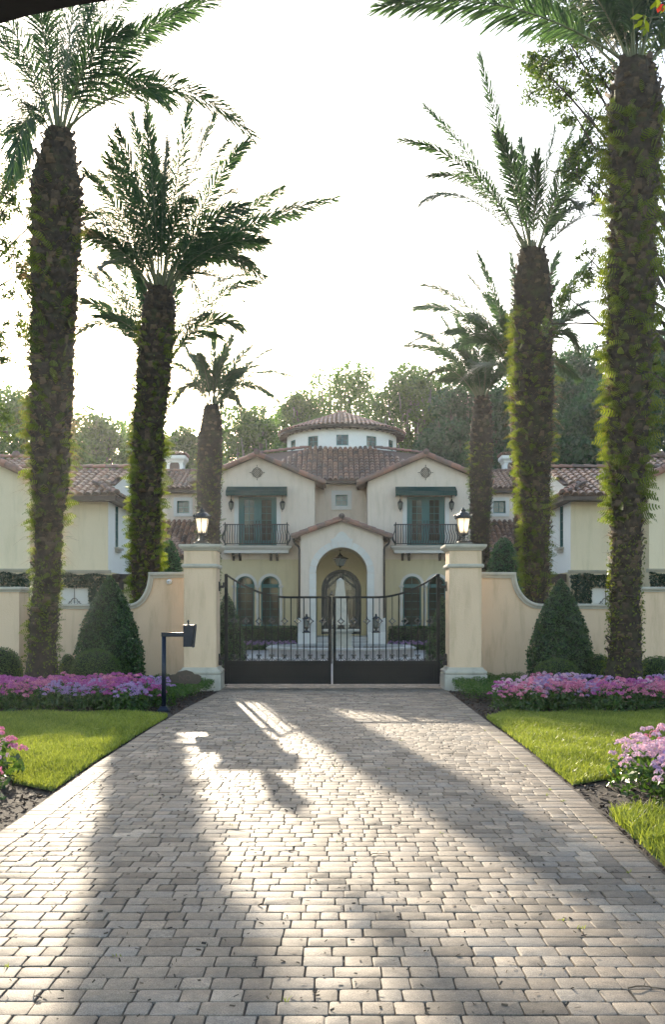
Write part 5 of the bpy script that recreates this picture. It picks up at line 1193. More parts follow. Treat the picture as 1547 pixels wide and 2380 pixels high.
def trunk_ferns(root, prof, seed, n, z0, z1, size=.26, m='fern', name='trunk_ferns', sidebias=None, droop=.5, leafy=7):
    """small arching fern fronds rooted on the trunk"""
    rng = np.random.default_rng(seed); o = np.array(origin(root)); pr = np.array(prof)
    z = rng.uniform(z0, z1, n); a = rng.uniform(0, 2*PI, n)
    if sidebias is not None:
        k = rng.random(n) < sidebias[1]; a[k] = rng.normal(sidebias[0], .7, k.sum())
    # clumping
    z += .12*np.sin(a*5+z*9)
    r = np.interp(z, pr[:, 0], pr[:, 3]); C = np.stack([np.interp(z, pr[:, 0], pr[:, 1])+(r-.02)*np.cos(a), np.interp(z, pr[:, 0], pr[:, 2])+(r-.02)*np.sin(a), z], -1)-o
    D_ = np.stack([np.cos(a), np.sin(a), np.zeros(n)], -1); U = np.stack([-np.sin(a), np.cos(a), np.zeros(n)], -1)
    L = size*rng.uniform(.5, 1.3, n); sw = rng.normal(0, .55, n)[:, None]; upv = rng.uniform(.1, 1.1, n)[:, None]; dv = D_*rng.uniform(.45, 1, n)[:, None]+U*sw+np.array([0, 0, 1.])*upv; dv /= np.linalg.norm(dv, axis=1)[:, None]
    ts = np.linspace(0, 1, leafy+1); V = []; F = []; T = []; nb = 0
    wdir = np.cross(dv, D_+np.array([0, 0, .3])); wdir /= np.linalg.norm(wdir, axis=1)[:, None]+1e-9
    dr = rng.uniform(.3, 1.2, n)*droop
    P_ = [C+dv*(L*t)[:, None]-np.array([0, 0, 1.])*(L*dr*t*t)[:, None] for t in ts]
    tt = rng.uniform(0, 1, n); Vs = []; Fs = []; Ts = []
    for i in range(leafy):
        wl = (L*.20*math.sin(PI*(.12+.8*(i+.5)/leafy)))[:, None]; f = (P_[i+1]-P_[i])
        for s in (-1, 1):
            Vs.append(np.stack([P_[i], P_[i]+f*.55, P_[i]+f*.9+wdir*s*wl*1.0-np.array([0, 0, 1.])*wl*.15, P_[i]+f*.25+wdir*s*wl*.9], 1).reshape(-1, 3)); Fs.append(np.arange(4*n).reshape(-1, 4)+nb); nb += 4*n; Ts.append(tt)
    ob = make_obj(name, np_mesh(name, np.concatenate(Vs), np.concatenate(Fs), np.concatenate(Ts)), M[m], root); ob['kind'] = 'stuff'
def trunk_leaves(root, prof, seed, n, z0, z1, size, m, name, out=.08, sidebias=None):
    rng = np.random.default_rng(seed); o = np.array(origin(root)); pr = np.array(prof)
    z = z0+(z1-z0)*rng.random(n); a = rng.uniform(0, 2*PI, n)
    if sidebias is not None: k = rng.random(n) < sidebias[1]; a[k] = rng.normal(sidebias[0], .8, k.sum())
    keep = (np.sin(a*3+z*3.1+seed)+np.sin(a*7-z*5)+rng.normal(0, .8, n)) > -.3; z = z[keep]; a = a[keep]; n = len(z)
    r = np.interp(z, pr[:, 0], pr[:, 3])+rng.uniform(0, out, n)**1.0
    C = np.stack([np.interp(z, pr[:, 0], pr[:, 1])+r*np.cos(a), np.interp(z, pr[:, 0], pr[:, 2])+r*np.sin(a), z], -1)-o
    ob = make_obj(name, leaf_cards(C, size, rng, np.stack([np.cos(a), np.sin(a), a*0+.3], -1), 1.0), M[m], root); ob['kind'] = 'stuff'
def trunk_hair(root, prof, seed, n, z0, z1, L=.22):
    rng = np.random.default_rng(seed); o = np.array(origin(root)); pr = np.array(prof)
    z = rng.uniform(z0, z1, n); a = rng.uniform(0, 2*PI, n); r = np.interp(z, pr[:, 0], pr[:, 3]); D_ = np.stack([np.cos(a), np.sin(a), 0*a], -1)
    C = np.stack([np.interp(z, pr[:, 0], pr[:, 1]), np.interp(z, pr[:, 0], pr[:, 2]), z], -1)+D_*r[:, None]-o
    dv = D_+rng.normal(0, .5, (n, 3)); l = L*rng.uniform(.3, 1.2, n)[:, None]; m_ = C+dv*l*.5+np.array([0, 0, .02]); e = C+dv*l-np.array([0, 0, 1.])*l*rng.uniform(0, .8, (n, 1)); w_ = np.array([0, 0, .0022])
    V = np.stack([C-w_, C+w_, m_+w_, m_-w_, e+w_*.4, e-w_*.4], 1).reshape(-1, 3); b_ = (np.arange(n)*6)[:, None]
    F = np.concatenate([np.array([0, 1, 2, 3])[None]+b_, np.array([3, 2, 4, 5])[None]+b_])
    ob = make_obj('trunk_fibres', np_mesh('trunk_fibres', V, F, rng.random(len(F))), M['hair'], root); ob['kind'] = 'stuff'
PALM_COUNT = [0]
def palm(label, D, trunk, crown, tips, extra, seed, ferns=(), nleaf=80, lmax=.60, wd=.03, base_r=None, group='date palms lining the driveway'):
    """trunk: [(x, y, halfwidth)] image readings at depth D from base to neck; crown: image point;
    tips: [(tx, ty, cx, cy, ddepth)] ends and control points; extra: (n, length) upright fill-in fronds"""
    k = F/D; rng = random.Random(seed)
    prof = [(PZ(y, D), PX(x, D), D, h/k) for x, y, h in trunk]
    if prof[0][0] > 0: prof.insert(0, (-.05, prof[0][1], D, prof[0][3]*1.05))
    root = thing('date_palm', label, 'palm tree', (prof[0][1], D, 0), group)
    o = origin(root)
    palm_trunk(root, prof, seed)
    for f in ferns: f(root, prof)
    c = P(crown[0], crown[1], D)
    allf = []
    for tx, ty, px_, py_, dd in tips:
        t2 = P(tx, ty, D+dd); pc = P(px_, py_, D+dd*.6); allf.append((t2, pc))
    n, Lx = extra[:2]; emin = extra[2] if len(extra) > 2 else .35
    for i in range(n):
        az = i*2.39996+seed; el = rng.uniform(emin, 1.35); L = Lx*rng.uniform(.8, 1.05)
        hd = Vector((math.cos(az)*.8, math.sin(az), 0)); 
        t2 = c+hd*L*math.cos(el)*.95+Vector((0, 0, L*(math.sin(el)*.95-.32*(1-el/1.5)))); pc = c+hd*L*.40*math.cos(el)+Vector((0, 0, L*.55*math.sin(min(1.45, el+.35))))
        allf.append((t2, pc))
    for i, (t2, pc) in enumerate(allf):
        d0 = (pc-c); st = c+Vector((d0.x, d0.y, 0)).normalized()*min(prof[-1][3]*.8, d0.length*.3)*min(1, Vector((d0.x, d0.y, 0)).length/ max(.01, abs(d0.z))*1.2) - Vector((0, 0, rng.uniform(.0, .25)))
        V, Fq, T, mi = frond_mesh(st-o, pc-o, t2-o, nleaf, lmax*rng.uniform(.85, 1.1), wd, rng.uniform(.15, .45), seed=seed*100+i)
        make_obj('frond', np_mesh('frond', V, Fq, T, mi=mi), [M['frond'], M['rachis']], root)
    return root
W_, E_, N__ = PI, 0, PI/2      # compass: west = image left
fn = lambda *a, **k: (lambda r, p: trunk_ferns(r, p, *a, **k)); lv = lambda *a, **k: (lambda r, p: trunk_leaves(r, p, *a, **k)); hr = lambda *a, **k: (lambda r, p: trunk_hair(r, p, *a, **k))
t1 = [(96, 1640, 52), (96, 1595, 46), (97, 1560, 38), (98, 1500, 30), (107, 1380, 27), (111, 1280, 27), (114, 1180, 33), (116, 1080, 42), (118, 950, 47), (122, 800, 48), (128, 650, 52), (131, 500, 56), (133, 420, 54), (134, 370, 42), (136, 335, 30), (137, 300, 24)]
palm('tall date palm at the left with a thick shaggy trunk rising from pink flowers', 17.5, t1, (137, 300),
     [(585, 315, 375, 95, -1), (392, 235, 255, 95, .5), (490, 0, 210, 90, -.8), (330, -150, 190, 60, 1), (210, -260, 165, 0, -1), (130, -280, 130, 0, 1), (60, -240, 115, 20, 0), (-80, -90, 75, 100, -.5), (-130, 60, 60, 235, .5), (68, 345, 66, 165, .6), (420, -120, 200, 40, 1.2), (270, -230, 160, 30, .4), (-20, -190, 100, 50, 1), (455, 25, 270, 60, 1.6), (30, 400, 50, 200, -1.2)], (5, 3.4), 11,
     [lv(1, 2600, .2, 2.6, .055, 'moss', 'trunk_creeper', .10), lv(2, 700, 2.6, 9.5, .05, 'moss', 'trunk_creeper', .05), fn(3, 800, 3.0, 9.3, .26, sidebias=(-2.6, .35)), fn(33, 200, .9, 3.2, .2), hr(4, 1600, 2.5, 9.6)], nleaf=70, lmax=.62, wd=.024)
r1 = [(1449, 1650, 60), (1450, 1610, 54), (1451, 1575, 45), (1454, 1500, 34), (1455, 1400, 32), (1458, 1250, 32), (1460, 1150, 37), (1462, 1050, 44), (1465, 900, 48), (1468, 750, 51), (1470, 600, 51), (1472, 450, 52), (1475, 300, 59), (1477, 230, 58), (1478, 180, 46), (1478, 150, 38)]
palm('tall date palm at the right with bright ferns climbing its trunk', 17.5, r1, (1478, 140),
     [(893, 14, 1190, -45, -1.2), (960, -40, 1240, -60, .4), (1080, -120, 1330, -60, 1), (1200, -230, 1390, -50, -.5), (1330, -300, 1430, -60, .5), (1420, -330, 1460, -80, -1), (1520, -330, 1490, -80, 1), (1620, -280, 1530, -60, 0), (1750, -180, 1580, -40, -.5), (1850, -60, 1620, 0, .6), (1290, -60, 1400, 20, 1.3), (1700, 30, 1590, -20, 1.5), (1150, -40, 1330, -40, 1.8)], (7, 2.8, .85), 12,
     [lv(5, 2600, .2, 3.0, .06, 'moss', 'trunk_creeper', .10, sidebias=(W_, .2)), lv(6, 1100, 3, 9.8, .05, 'moss', 'trunk_creeper', .06, sidebias=(W_, .3)), fn(7, 1300, 3.2, 10.9, .30, sidebias=(W_, .35)), fn(77, 250, 3.6, 10.9, .30, sidebias=(E_, .8)), hr(8, 700, 2.5, 10.6, .15)], nleaf=90, lmax=.70, wd=.034)
t2 = [(345, 1625, 42), (340, 1400, 30), (338, 1300, 32), (340, 1200, 32), (343, 1100, 33), (348, 1000, 34), (355, 900, 37), (363, 800, 39), (368, 730, 37), (371, 695, 33), (372, 670, 24)]
palm('full crowned date palm behind the left wall that hides the sun', 22.5, t2, (372, 668),
     [(778, 462, 520, 510, -.5), (655, 330, 520, 470, .6), (658, 440, 500, 520, .9), (575, 330, 480, 420, -1), (580, 612, 460, 545, .8), (565, 480, 450, 500, -1.4), (500, 270, 430, 420, .4), (440, 245, 410, 400, -.7), (395, 240, 385, 400, 1), (340, 245, 360, 400, -.6), (295, 235, 340, 400, .3), (258, 330, 320, 420, -1.3), (185, 300, 300, 430, .5), (200, 400, 290, 480, -.9), (190, 440, 280, 520, 1.2), (195, 540, 290, 560, -.4), (225, 640, 270, 560, .9), (530, 330, 450, 420, 1.4), (470, 300, 430, 420, -1.5), (230, 280, 320, 400, 1.5), (620, 560, 480, 540, -1.2), (700, 500, 500, 510, 1.6)], (22, 4.2), 13,
     [fn(9, 1100, 1.2, 8.4, .27, sidebias=(W_, .3)), fn(99, 250, 1.2, 8.4, .27, sidebias=(E_, .8)), hr(98, 700, 1.5, 8.4, .16), lv(10, 2600, 1.0, 4.2, .06, 'moss', 'trunk_creeper', .09), lv(100, 600, 4.2, 8.4, .05, 'moss', 'trunk_creeper', .05)], nleaf=80, lmax=.60, wd=.025)
r2 = [(1250, 1620, 42), (1249, 1400, 26), (1249, 1300, 28), (1246, 1200, 31), (1244, 1100, 34), (1242, 1000, 42), (1241, 900, 44), (1240, 800, 44), (1240, 720, 44), (1239, 660, 41), (1238, 615, 34), (1238, 580, 24)]
palm('sparse crowned date palm behind the right wall with a sunlit mossy trunk', 22.5, r2, (1238, 575),
     [(1115, 130, 1185, 400, -.8), (990, 248, 1130, 380, .4), (935, 325, 1110, 350, -.6), (983, 470, 1090, 400, .5), (1000, 410, 1120, 380, 1.2), (1212, 325, 1225, 440, .9), (1290, 300, 1260, 440, -.6), (1335, 295, 1280, 420, .7), (1345, 480, 1300, 420, -.8), (1400, 350, 1310, 430, .9), (1385, 500, 1330, 500, -.3), (1150, 300, 1200, 420, 1.5), (1250, 360, 1245, 460, -1.3), (1370, 300, 1290, 440, -1.2)], (3, 3.0), 14,
     [fn(12, 900, 2.2, 8.8, .27, sidebias=(W_, .6)), hr(97, 900, 1.5, 8.8, .2), lv(13, 5200, .8, 4.6, .055, 'moss', 'trunk_creeper', .09), lv(14, 500, 4.5, 9, .05, 'moss', 'trunk_creeper', .05)], nleaf=66, lmax=.52, wd=.03)
tb_ = [(338, 1560, 24), (336, 1300, 24), (335, 1100, 25), (337, 980, 25), (350, 900, 25), (366, 860, 18)]
palm('date palm whose crown spreads out behind the full crowned left palm', 28.5, tb_, (376, 845),
     [(596, 655, 480, 660, -.6), (590, 695, 470, 700, .6), (562, 765, 480, 690, -.3), (590, 640, 470, 620, 1), (185, 615, 290, 690, .5), (190, 700, 280, 710, -.7), (175, 780, 250, 700, .5), (250, 560, 320, 680, 1), (230, 620, 300, 690, -1)], (14, 3.4), 15, [], nleaf=70, lmax=.52, wd=.030)
rb_ = [(1232, 1560, 30), (1228, 1300, 30), (1222, 1000, 32), (1216, 920, 28), (1213, 880, 18)]
palm('date palm with a hazy crown behind the sparse crowned right palm', 28.5, rb_, (1213, 875),
     [(1112, 590, 1160, 700, -.6), (985, 662, 1110, 680, .7), (968, 715, 1110, 690, -.3), (948, 800, 1090, 720, .5), (1300, 590, 1250, 700, -.5), (1372, 610, 1290, 690, .5), (1345, 815, 1310, 700, -.5), (1395, 700, 1300, 690, .9), (1090, 640, 1160, 720, 1), (1190, 590, 1205, 720, 1.2)], (22, 3.6), 16, [], nleaf=74, lmax=.52, wd=.030)
l3 = [(486, 1560, 30), (484, 1400, 27), (485, 1250, 26), (485, 1150, 28), (487, 1080, 29), (490, 1010, 27), (493, 965, 21), (493, 940, 14)]
palm('short hazy date palm beside the left gable balcony', 37.3, l3, (493, 935),
     [(540, 780, 510, 850, -.5), (640, 810, 560, 840, .5), (683, 877, 580, 830, -.4), (650, 935, 560, 850, .5), (600, 850, 540, 860, 1), (428, 800, 465, 860, -.5), (412, 845, 450, 860, .6), (466, 775, 480, 850, .9), (500, 770, 498, 850, -1), (405, 935, 445, 850, .3), (560, 965, 545, 880, -.8), (440, 900, 460, 870, 1.2), (585, 805, 530, 850, 1.3)], (8, 2.5), 17,
     [lv(18, 3800, .8, 7.6, .055, 'moss', 'trunk_creeper', .08), fn(19, 200, 3, 7.8, .24)], nleaf=70, lmax=.54, wd=.036)
r3 = [(1118, 1560, 28), (1116, 1400, 22), (1117, 1250, 21), (1119, 1150, 25), (1120, 1060, 26), (1121, 980, 24), (1122, 945, 19), (1122, 920, 13)]
palm('feathery date palm beside the right gable balcony', 35, r3, (1122, 920),
     [(1030, 740, 1080, 820, -.5), (948, 803, 1050, 800, .5), (970, 770, 1060, 800, -.3), (1180, 775, 1150, 830, .5), (1062, 740, 1095, 830, .9), (1150, 760, 1135, 830, -.9), (1215, 850, 1165, 830, .5), (1000, 870, 1060, 830, -.7), (1010, 810, 1070, 820, 1.2), (1110, 740, 1115, 830, 0)], (16, 2.7), 18,
     [lv(20, 3000, .8, 7.8, .05, 'moss', 'trunk_creeper', .07), fn(21, 200, 3, 7.8, .24, sidebias=(W_, .5))], nleaf=70, lmax=.52, wd=.034)

# ================================================================== BROADLEAF TREES
def crown_leaves(clumps, n, size, rng, shell=.55, hole=.35):
    """leaves spread through ellipsoidal clumps, denser near their skin, thinned by a noise of gaps"""
    w_ = np.array([c[3]**2 for c in clumps]); idx = rng.choice(len(clumps), n, p=w_/w_.sum()); C = np.array(clumps)[idx]
    d = rng.normal(0, 1, (n, 3)); d /= np.linalg.norm(d, axis=1)[:, None]; r = (shell+(1-shell)*rng.random(n)**.6)*C[:, 3]*(1+.22*np.sin(d[:, 0]*7+C[:, 0])*np.sin(d[:, 2]*6+C[:, 1]))
    p = C[:, :3]+d*r[:, None]*np.array([1, 1, .78])
    q = p/ (np.mean(w_)**.5*.55); g = np.sin(q[:, 0]*2.1+1.3)*np.sin(q[:, 1]*1.9+.4)*np.sin(q[:, 2]*2.3+2.)+.5*np.sin(q[:, 0]*5.3)*np.sin(q[:, 2]*4.7+q[:, 1]*3.1)
    k = g > -hole+rng.normal(0, .12, n); return p[k], d[k]
def limbs(b, start, ends, r0, rng, bend=.25):
    for e in ends:
        s_ = Vector(start); e = Vector(e); m = s_.lerp(e, .5)+Vector((rng.uniform(-1, 1), rng.uniform(-1, 1), rng.uniform(-.2, .8)))*(e-s_).length*bend*.5
        pts = [s_*(1-t)**2+m*2*t*(1-t)+e*t*t for t in [i/6 for i in range(7)]]; b.tube(pts, [r0*(1-.85*i/6) for i in range(7)], 6)
def make_tree(name, label, loc, h, cw, seed, n=11000, leaf=.20, m='oak', trunk_h=.3, hole=.35, moss=0, group=None, kind_shape=0):
    rng = np.random.default_rng(seed); pr = random.Random(seed); root = thing(name, label, 'tree', loc, group)
    clumps = []; nc = 26
    for i in range(nc):
        t = i/nc; a = i*2.4+seed; z = h*(trunk_h+.12+(.86-trunk_h)*t**.9); rr = cw*.36*math.sin(PI*min(.97, .22+.72*t))*pr.uniform(.5, 1.0)
        clumps.append((math.cos(a)*rr, math.sin(a)*rr, z, cw*pr.uniform(.11, .20)))
    clumps.append((0, 0, h*.9, cw*.15))
    p, d = crown_leaves(clumps, n, leaf, rng, .3, hole)
    make_obj('crown', leaf_cards(p, leaf, rng, d, .6, aspect=.85), M[m], root)
    b = MB(); top = Vector((pr.uniform(-.3, .3), 0, h*.55)); pts = [Vector((0, 0, -.1)), Vector((0, 0, h*.12)), Vector((pr.uniform(-.2, .2), 0, h*.3)), top]
    r0 = h*.026; b.tube(pts, [r0*1.5, r0, r0*.85, r0*.5], 10)
    limbs(b, pts[2], [Vector(c[:3]) for c in clumps[::2]], r0*.5, pr); limbs(b, top, [Vector(c[:3]) for c in clumps[1::2]], r0*.38, pr)
    b.v = [(x+loc[0], y+loc[1], z+loc[2]) for x, y, z in b.v]; b.build('trunk', M['wood_trunk'], root)
    if moss:
        n2 = moss; ci = rng.integers(0, len(clumps), n2); C = np.array(clumps)[ci]; P0 = C[:, :3]+rng.normal(0, .5, (n2, 3))*C[:, 3:4]*np.array([.9, .9, .3]); P0[:, 2] -= C[:, 3]*.4
        L = rng.uniform(.5, 2.2, n2)[:, None]; wv = rng.uniform(.03, .12, n2)[:, None]*np.array([1, .2, 0]); e = P0-np.array([0, 0, 1.])*L+rng.normal(0, .08, (n2, 3)); mid = (P0+e)/2+rng.normal(0, .05, (n2, 3))
        V = np.stack([P0-wv*.5, P0+wv*.5, mid+wv, mid-wv, e+wv*.15, e-wv*.15], 1).reshape(-1, 3); bb_ = (np.arange(n2)*6)[:, None]
        Fq = np.concatenate([np.array([0, 1, 2, 3])[None]+bb_, np.array([3, 2, 4, 5])[None]+bb_]); o_ = make_obj('hanging_moss', np_mesh('hanging_moss', V, Fq, rng.random(len(Fq))), M['hangmoss'], root); o_['kind'] = 'stuff'
    return root
def at(x, ytop, D): return PX(x, D), D, PZ(ytop, D)
BT = [  # x, top y, depth, crown width m, material, seed, label, moss, hole
 (60, 935, 58, 10, 'oak', 31, 'pale sunlit tree behind the left wing at the frame edge', 0, .4),
 (235, 985, 62, 9, 'oak', 32, 'low hazy tree glowing in the sun behind the left wing roof', 0, .3),
 (345, 1000, 74, 10, 'oak', 38, 'faint hazy tree behind the left chimney', 0, .25),
 (425, 1005, 66, 7, 'oak', 33, 'small hazy tree between the two left palms', 0, .3),
 (585, 968, 66, 10, 'oak', 34, 'open crowned oak left of the rotunda', 150, .12),
 (690, 915, 72, 7, 'oak', 35, 'slim hazy oak directly left of the rotunda roof', 60, .15),
 (810, 852, 76, 13.5, 'oak', 36, 'tall hazy oak rising behind the rotunda', 120, .15),
 (975, 868, 66, 10, 'oak', 37, 'mossy oak right of the rotunda with hanging strands', 380, .15),
 (1085, 905, 60, 9, 'oak_dark', 39, 'leafy oak behind the right gable', 220, .3),
 (1015, 1010, 57, 6, 'oak_dark', 43, 'low green tree tucked behind the right gable roof', 0, .6),
 (1185, 900, 58, 9, 'oak_dark', 40, 'dense green tree behind the right chimney', 0, .6),
 (1330, 830, 60, 11, 'oak_dark', 41, 'tall dark green tree between the two right palms', 0, .5),
 (1400, 950, 52, 9, 'oak_dark', 44, 'dense dark tree behind the right wing roof', 0, .8),
 (1290, 1000, 50, 8, 'oak_dark', 45, 'bushy dark tree above the right wing ridge', 0, .8),
 (1520, 800, 50, 11, 'oak_dark', 42, 'dark tree at the right frame edge behind the wing', 0, .7),
]
for x, yt_, D_, cw, m_, sd_, lab, ms, ho in BT:
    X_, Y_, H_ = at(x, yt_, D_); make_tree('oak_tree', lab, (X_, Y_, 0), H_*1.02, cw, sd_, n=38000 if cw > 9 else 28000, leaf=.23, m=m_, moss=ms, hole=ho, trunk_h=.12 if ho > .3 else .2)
# filler wall of foliage lower down: clipped boundary shrubs far behind
for i, (x, yt_, D_, cw) in enumerate([(140, 1010, 54, 7), (505, 1060, 62, 6), (640, 1040, 70, 6), (1130, 1040, 54, 6), (1240, 1020, 56, 7), (1450, 1040, 47, 7)]):
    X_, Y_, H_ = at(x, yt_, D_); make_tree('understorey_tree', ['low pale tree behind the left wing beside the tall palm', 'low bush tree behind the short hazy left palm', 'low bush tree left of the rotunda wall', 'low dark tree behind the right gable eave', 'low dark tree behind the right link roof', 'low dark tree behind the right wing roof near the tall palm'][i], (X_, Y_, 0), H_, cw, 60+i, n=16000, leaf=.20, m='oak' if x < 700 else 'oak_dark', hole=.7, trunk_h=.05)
# near broadleaf trees at both frame edges
def near_tree(label, base, clumps_px, D, twigs, seed, n, leaf=.085):
    rng = np.random.default_rng(seed); pr = random.Random(seed); root = thing('broadleaf_tree', label, 'tree', base); k = F/D; o = np.array(origin(root))
    cl = []
    for x, y, r in clumps_px:
        p_ = P(x, y, D); cl.append((p_.x, D+pr.uniform(-1.0, 1.0), p_.z, r/k))
    sub = []
    for c in cl:                                        # break each clump into sprays
        for j in range(7):
            a = pr.uniform(0, 2*PI); q = pr.uniform(.2, 1)*c[3]; sub.append((c[0]+q*math.cos(a), c[1]+pr.uniform(-.6, .6), c[2]+q*math.sin(a), c[3]*pr.uniform(.35, .8)))
    p_, d_ = crown_leaves(sub, n, leaf, rng, .0, .25); make_obj('crown', leaf_cards(p_-o, leaf, rng, d_*.4+np.array([0, 0, .5]), .5, aspect=.5), M['near_leaf'], root)
    b = MB(); z_t = 5.5; bx, by = base[0], base[1]; b.tube([(bx, by, -.1), (bx+.1, by, 1.5), (bx, by, 3.5), (bx-.1, by, z_t)], [.42, .30, .26, .2], 10)
    for c in cl:
        s_ = Vector((bx, by, pr.uniform(3.5, z_t+1.5))); e = Vector(c[:3]); mid = s_.lerp(e, .55)+Vector((0, 0, (e-s_).length*.12)); pts = [s_*(1-t)**2+mid*2*t*(1-t)+e*t*t for t in [i/7 for i in range(8)]]
        b.tube(pts, [.08*(1-.88*i/7) for i in range(8)], 6)
    for c in sub[::2]:
        cc = min(cl, key=lambda q: (q[0]-c[0])**2+(q[2]-c[2])**2); b.tube([Vector(cc[:3]), Vector(c[:3]).lerp(Vector(cc[:3]), .4)+Vector((0, 0, .08)), Vector(c[:3])], [.016, .010, .004], 4)
    b.build('trunk', M['wood_trunk'], root)
near_tree('leafy tree overhanging from the right edge behind the tall fern-clad palm', (9.3, 20.5, 0),
          [(1275, 75, 45), (1330, 60, 60), (1400, 90, 60), (1300, 150, 65), (1245, 190, 35), (1360, 170, 60), (1390, 240, 60), (1330, 230, 50), (1350, 320, 40), (1400, 370, 45), (1345, 400, 25), (1385, 440, 30), (1560, 250, 60), (1570, 400, 60), (1560, 560, 60), (1550, 720, 55), (1560, 860, 60), (1380, 560, 18), (1345, 660, 32), (1300, 700, 28), (1275, 755, 18), (1390, 620, 30), (1410, 700, 30), (1545, 100, 60), (1560, 1000, 50), (1400, 800, 25)], 20.5, [], 51, 30000)
near_tree('leafy tree reaching in from the left edge behind the tall shaggy palm', (-10.2, 20.5, 0),
          [(20, 380, 45), (60, 350, 28), (-30, 450, 60), (30, 440, 35), (70, 460, 22), (-10, 560, 60), (30, 600, 35), (-20, 680, 55), (15, 730, 30), (-20, 800, 45), (15, 850, 18), (20, 1010, 16), (-20, 960, 40), (0, 520, 40), (-40, 880, 40)], 20.8, [], 52, 15000)

# ================================================================== SHRUBS
def topiary(name, label, cat, x, D, hw, zt, shape, leaf=.035, n=7000, m='hedge', core='hedge_core', seed=1, depth=None, group=None, zb=0.0, rough=.042):
    """clipped shrub: dark core inside a skin of small leaves. shape 'cone' | 'ball'"""
    rng = np.random.default_rng(seed); root = thing(name, label, cat, (x, D, zb-.03), group); depth = depth or hw
    def rad(t):
        if shape == 'cone': return np.interp(t, [0, .12, .35, .6, .8, .92, 1], [.90, 1, .97, .74, .45, .22, .03])
        return np.sqrt(np.clip(1-(np.abs(t-.38)/np.where(t > .38, .62, .75))**2.3, 0, 1))
    H = zt-zb
    u = rng.random(n*2); t = u; keep = rng.random(n*2) < (rad(t)+.12)/1.12; t = t[keep][:n]; m_ = len(t); a = rng.uniform(0, 2*PI, m_)
    lump = 1+.03*np.sin(a*3+t*5+seed)+.025*np.sin(a*7+t*12+seed)+.02*np.sin(a*13-t*19)+rng.normal(0, rough, m_)
    r = rad(t)*lump
    C = np.stack([r*hw*np.cos(a), r*depth*np.sin(a), t*H+.03+rng.normal(0, .01, m_)], -1)
    nb = np.stack([np.cos(a), np.sin(a), np.where(t > .6, .8, .25)], -1)
    make_obj('foliage', leaf_cards(C, leaf, rng, nb, .9, aspect=.6), M[m], root)
    b = MB(); tt = np.linspace(0, 1, 14); b.loft([[(x+.92*rad(q)*hw*math.cos(g), D+.92*rad(q)*depth*math.sin(g), zb-.01+q*H*.975) for g in np.linspace(0, 2*PI, 25)[:-1]] for q in tt], smooth=True); b.build('shade_core', M[core], root)
    return root
k = F/19.3
topiary('cone_shrub', 'large clipped cone of glossy evergreen before the left garden wall', 'shrub', PX(255, 19.3), 19.3, 76/k, PZ(1338, 19.3), 'cone', n=11000, seed=71, leaf=.055)
topiary('cone_shrub', 'large clipped cone of glossy evergreen before the right garden wall', 'shrub', PX(1305, 19.3), 19.3, 72/k, PZ(1346, 19.3), 'cone', n=11000, seed=72, leaf=.06)
topiary('cone_shrub', 'clipped evergreen cone inside the gate at its left side', 'shrub', PX(527, 24), 24, .47, PZ(1378, 24), 'cone', n=7000, seed=73, leaf=.05)
topiary('cone_shrub', 'clipped evergreen cone inside the gate at its right side', 'shrub', PX(1030, 24), 24, .42, PZ(1385, 24), 'cone', n=7000, seed=74, leaf=.05)
for i, (x, D_, hw, yt_, lab) in enumerate([(222, 18.4, 56, 1508, 'wide clipped dome shrub in front of the left cone'), (276, 18.9, 26, 1519, 'small clipped ball shrub right of the wide left dome'), (158, 19.0, 20, 1520, 'small clipped ball shrub between the left palm and the wide dome'), (0, 18.6, 50, 1504, 'dark clipped dome shrub at the left frame edge'),
        (1296, 18.4, 54, 1530, 'clipped dome shrub in front of the right cone'), (1392, 18.9, 28, 1520, 'small clipped ball shrub left of the right palm'), (1530, 18.9, 50, 1525, 'clipped dome shrub behind strappy leaves at the right edge')]):
    topiary('dome_shrub', lab, 'shrub', PX(x, D_), D_, hw*D_/F, PZ(yt_, D_), 'ball', leaf=.030, n=9000 if hw > 30 else 4000, m='dome_leaf', seed=80+i)
for i, (x, D_, hw, yt_, yb, lab) in enumerate([(392, 27, 34, 1255, 1335, 'feathery green conifer above the wall left of the gate'), (1172, 27, 42, 1250, 1335, 'feathery green conifer above the wall right of the gate')]):
    topiary('conifer_shrub', lab, 'shrub', PX(x, D_), D_, hw*D_/F, PZ(yt_, D_), 'ball', leaf=.08, n=9000, m='conifer', seed=90+i, rough=.07)
# clipped hedges before the house and low groundcover blocks by the pillars
def hedge_block(name, label, cat, x0, x1, y0, y1, z0, z1, n, leaf, m, seed, kind=None):
    rng = np.random.default_rng(seed); root = thing(name, label, cat, ((x0+x1)/2, (y0+y1)/2, 0)); o = np.array(origin(root))
    U = rng.random((n, 3)); f = rng.random(n); p = np.stack([x0+(x1-x0)*U[:, 0], y0+(y1-y0)*U[:, 1], z0+(z1-z0)*U[:, 2]], -1); nb = np.zeros((n, 3))
    top = f < .5; p[top, 2] = z1+rng.normal(0, .018, top.sum())+.02*np.sin(p[top, 0]*6)*np.sin(p[top, 1]*5); nb[top] = (0, -.2, 1)
    fr = (f >= .5) & (f < .82); p[fr, 1] = y0+rng.normal(0, .02, fr.sum()); nb[fr] = (0, -1, .3)
    le = (f >= .82) & (f < .91); p[le, 0] = x0+rng.normal(0, .02, le.sum()); nb[le] = (-1, 0, .3)
    ri = f >= .91; p[ri, 0] = x1+rng.normal(0, .02, ri.sum()); nb[ri] = (1, 0, .3)
    make_obj('foliage', leaf_cards(p-o, leaf, rng, nb, .9), M[m], root)
    b = MB(); b.box((x0+.03, y0+.03, -.03), (x1-.03, y1-.03, z1-.03)); b.build('shade_core', M['hedge_core'], root)  # solid block, dark colour in place of shade behind the leaf skin
